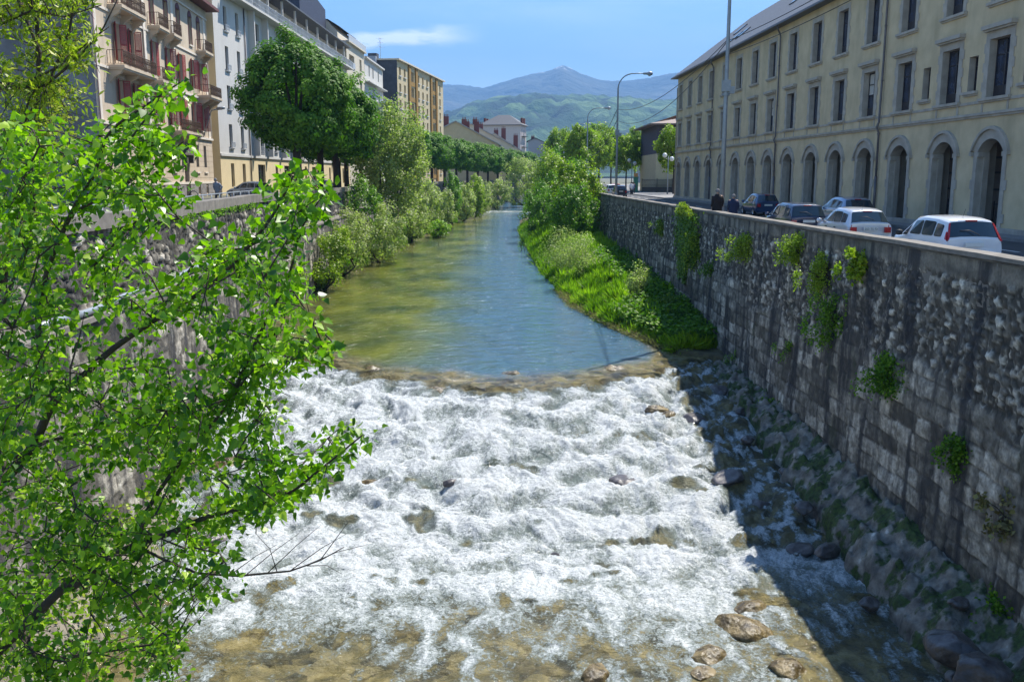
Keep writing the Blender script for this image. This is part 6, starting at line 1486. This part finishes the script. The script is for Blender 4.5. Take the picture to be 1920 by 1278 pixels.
# ================================================================== rocks
RB = [((1405,1138),.42,M_WET,'flat golden wet rock, upper one at the right of the rapids foot'),((1385,1176),.58,M_WET,'largest golden wet rock, just below the upper one'),((1328,1226),.42,M_WET,'rounded golden rock left of the largest one'),
 ((1475,1250),.46,M_WET,'wet brown rock on the shadow edge near the bottom'),((1318,1262),.30,M_WET,'small dark wet rock at the bottom edge under the rounded one'),((1500,1030),.42,M_DROCK,'dark boulder in the shadow beside the rock shelf'),
 ((1120,1262),.40,M_WET,'low brown rock breaking the foam at the bottom edge'),((1045,1040),.30,M_DROCK,'half drowned rock in the middle of the foam'),
 ((1170,900),.38,M_DROCK,'dark brown rock amid the rapids, right of the centre'),((850,905),.34,M_DROCK,'drowned rock in the rapids, left of the centre'),((700,905),.4,M_WET,'brown rock washed by foam left of the middle'),
 ((425,868),.75,M_WET,'brown slab rock by the left edge of the rapids, behind the leaves'),((500,845),.35,M_WET,'small rock right of the brown slab on the left edge'),((395,1000),.5,M_DROCK,'grey rock under the poplar leaves'),
 ((1230,748),.4,M_WET,'orange brown rock at the right of the weir top'),((1255,775),.35,M_WET,'second orange brown rock just below the first at the weir right side'),((1300,780),.5,M_DROCK,'dark wet step rock in shadow, upper part of the side chute'),
 ((1370,890),.6,M_DROCK,'dark wet step rock in shadow, middle of the side chute'),((1425,945),.5,M_DROCK,'dark wet step rock in shadow, lower part of the side chute'),((820,722),.45,M_WET,'mossy brown rock showing through the weir lip, left of its middle'),
 ((960,700),.5,M_WET,'flat mossy rock in the middle of the weir lip'),((1150,690),.5,M_WET,'long mossy rock on the right of the weir lip'),((700,690),.5,M_WET,'long mossy rock on the left of the weir lip'),((1330,700),.5,M_DROCK,'dark rock at the top of the side chute by the wall'),
 ((1790,1215),.55,M_DROCK,'pale grey boulder lying on the near rock shelf'),((1840,1262),.6,M_DROCK,'big grey boulder in the bottom right corner'),((1800,1130),.22,M_DROCK,'small whitish stone on the near rock shelf'),((1735,1010),.2,M_DROCK,'small stone on the rock shelf below the dark weeds')]
for k, ((px, py), r, m_, lb_) in enumerate(RB):
    z = -7.5 if py > 950 else -6.6
    for _ in range(6):
        c = atz(px, py, z)
        if c.x < 8.3+(.0): z = rapZ(c.x, min(49, c.y))
        else: z = -6.45+.0
    low = .18 if m_ is M_WET and py > 1100 else .30
    boulder('river_rock', (c.x, c.y, z-r*low*(.2 if c.x > 8.3 else .8)), r, m_, lb_, None, k+3, .5 if c.x < 8.3 else .6)
# boulders along the edge of the shelf and down the side chute
rg = random.Random(8)
ORD = ['first','second','third','fourth','fifth','sixth','seventh','eighth','ninth','tenth','eleventh','twelfth','thirteenth','fourteenth']
for k in range(8):
    y = 17.2+k*2.9+rg.uniform(-.4,.4); x = 8.75+rg.uniform(-.35,.2); r = rg.uniform(.22,.42); z = -7.35 if y < 24 else np.interp(y, [24,40],[-7.2,-5.95])
    boulder('edge_stone', (x, y, float(z)), r, M_DROCK, '%s stone along the water edge of the rock shelf, counted from the camera' % ORD[k], 'stones edging the rock shelf', 100+k, .6)
# ================================================================== hills
def hill(name, pts, R0, R1, seed, m, amp, nth=420, nr=70, rz=None):
    """ridge line given as (bearing tangent x/y, height above the camera over distance)"""
    th = np.linspace(-1.15, 1.15, nth); tt = np.linspace(0, 1, nr); T, U = np.meshgrid(th, tt, indexing='ij')
    px = [p[0] for p in pts]; hz = [p[1] for p in pts]
    rid = np.interp(np.tan(T*.0+T), px, hz)*R1
    D_ = R0+(R1*1.35-R0)*U; prof = sstep(0, (R1-R0)/(R1*1.35-R0), U)*(1-.55*sstep((R1-R0)/(R1*1.35-R0), 1, U))
    sp = sstep(0, (R1-R0)/(R1*1.35-R0), U)
    X = D_*np.sin(T)*1.0; Y = D_*np.cos(T); sc = R1*.08
    nzv = (1-np.abs(fbm(X/sc, Y/sc, 6, seed)))-.6
    Z = 2+rid*prof+amp*nzv*np.sin(PI*np.clip(sp*.97,0,1))+amp*.14*fbm(X/(sc*.1), Y/(sc*.1), 4, seed+3)*sp
    return tag(link(name, npmesh(name, np.stack([X, Y, Z], -1).reshape(-1,3), gridfaces(nth, nr), m, smooth=True)), kind='structure')
n = N('forested_slope')
c = n.ramp(n.noise(.005, 9, None, .6), [(.40, (.010,.030,.018)), (.52, (.025,.065,.03)), (.60, (.07,.13,.055)), (.70, (.12,.19,.08))]); n.base(c); n.rough(1.); n.bump(n.noise(.03, 7), 1., 20.); M_FOREST = n.m
n = N('mountain_slope')
sxyz = n.n.new('ShaderNodeSeparateXYZ'); n.l.new(n.co, sxyz.inputs[0])
c = n.ramp(n.noise(.0016, 8), [(.35, (.035,.05,.035)), (.6, (.09,.10,.07)), (.75, (.16,.15,.12))])
snow = n.math('MULTIPLY', n.ramp(n.noise(.006, 6), [(.53, 0.), (.58, 1.)]), n.ramp(n.math('DIVIDE', sxyz.outputs[2], 2230.), [(.425, 0.), (.45, 1.)])); c = n.mix(snow, c, (.8,.82,.85)); n.base(c); n.rough(1.); n.bump(n.noise(.005, 7), 1., 90.); M_MTN = n.m
def rd(px, py): return ((px-960)/F, (331-py)/F*1.0)
hill('near_hill', [(-3,.05)]+[rd(*q) for q in ((780,262),(835,226),(880,210),(940,198),(1000,193),(1090,196),(1170,199),(1230,205),(1300,205),(1500,230),(1900,200))]+[(3,.06)], 1500, 4500, 3, M_FOREST, 90)
hill('mountain', [(-3,.13)]+[rd(*q) for q in ((500,160),(700,170),(800,172),(870,171),(910,176),(945,166),(985,155),(1012,150),(1033,144),(1052,136),(1067,143),(1085,152),(1105,160),(1130,164),(1160,166),(1210,161),(1262,152),(1330,140),(1500,120),(1900,130))]+[(3,.1)], 5200, 9600, 8, M_MTN, 70, 900, 90)
# ================================================================== air
b = MB(); b.box(-12800, 12800, -250, 13600, -10.6, 1750); hz = b.mesh('haze', [])
n = N('haze_air'); v = n.n.new('ShaderNodeVolumePrincipled'); v.inputs['Color'].default_value = (*HAZE_C, 1); v.inputs['Density'].default_value = HAZE; v.inputs['Anisotropy'].default_value = .0
n.n.remove(n.p); n.l.new(v.outputs[0], n.out.inputs['Volume']); hz.materials.append(n.m)
if HAZE > 0: tag(link('haze', hz), kind='stuff')
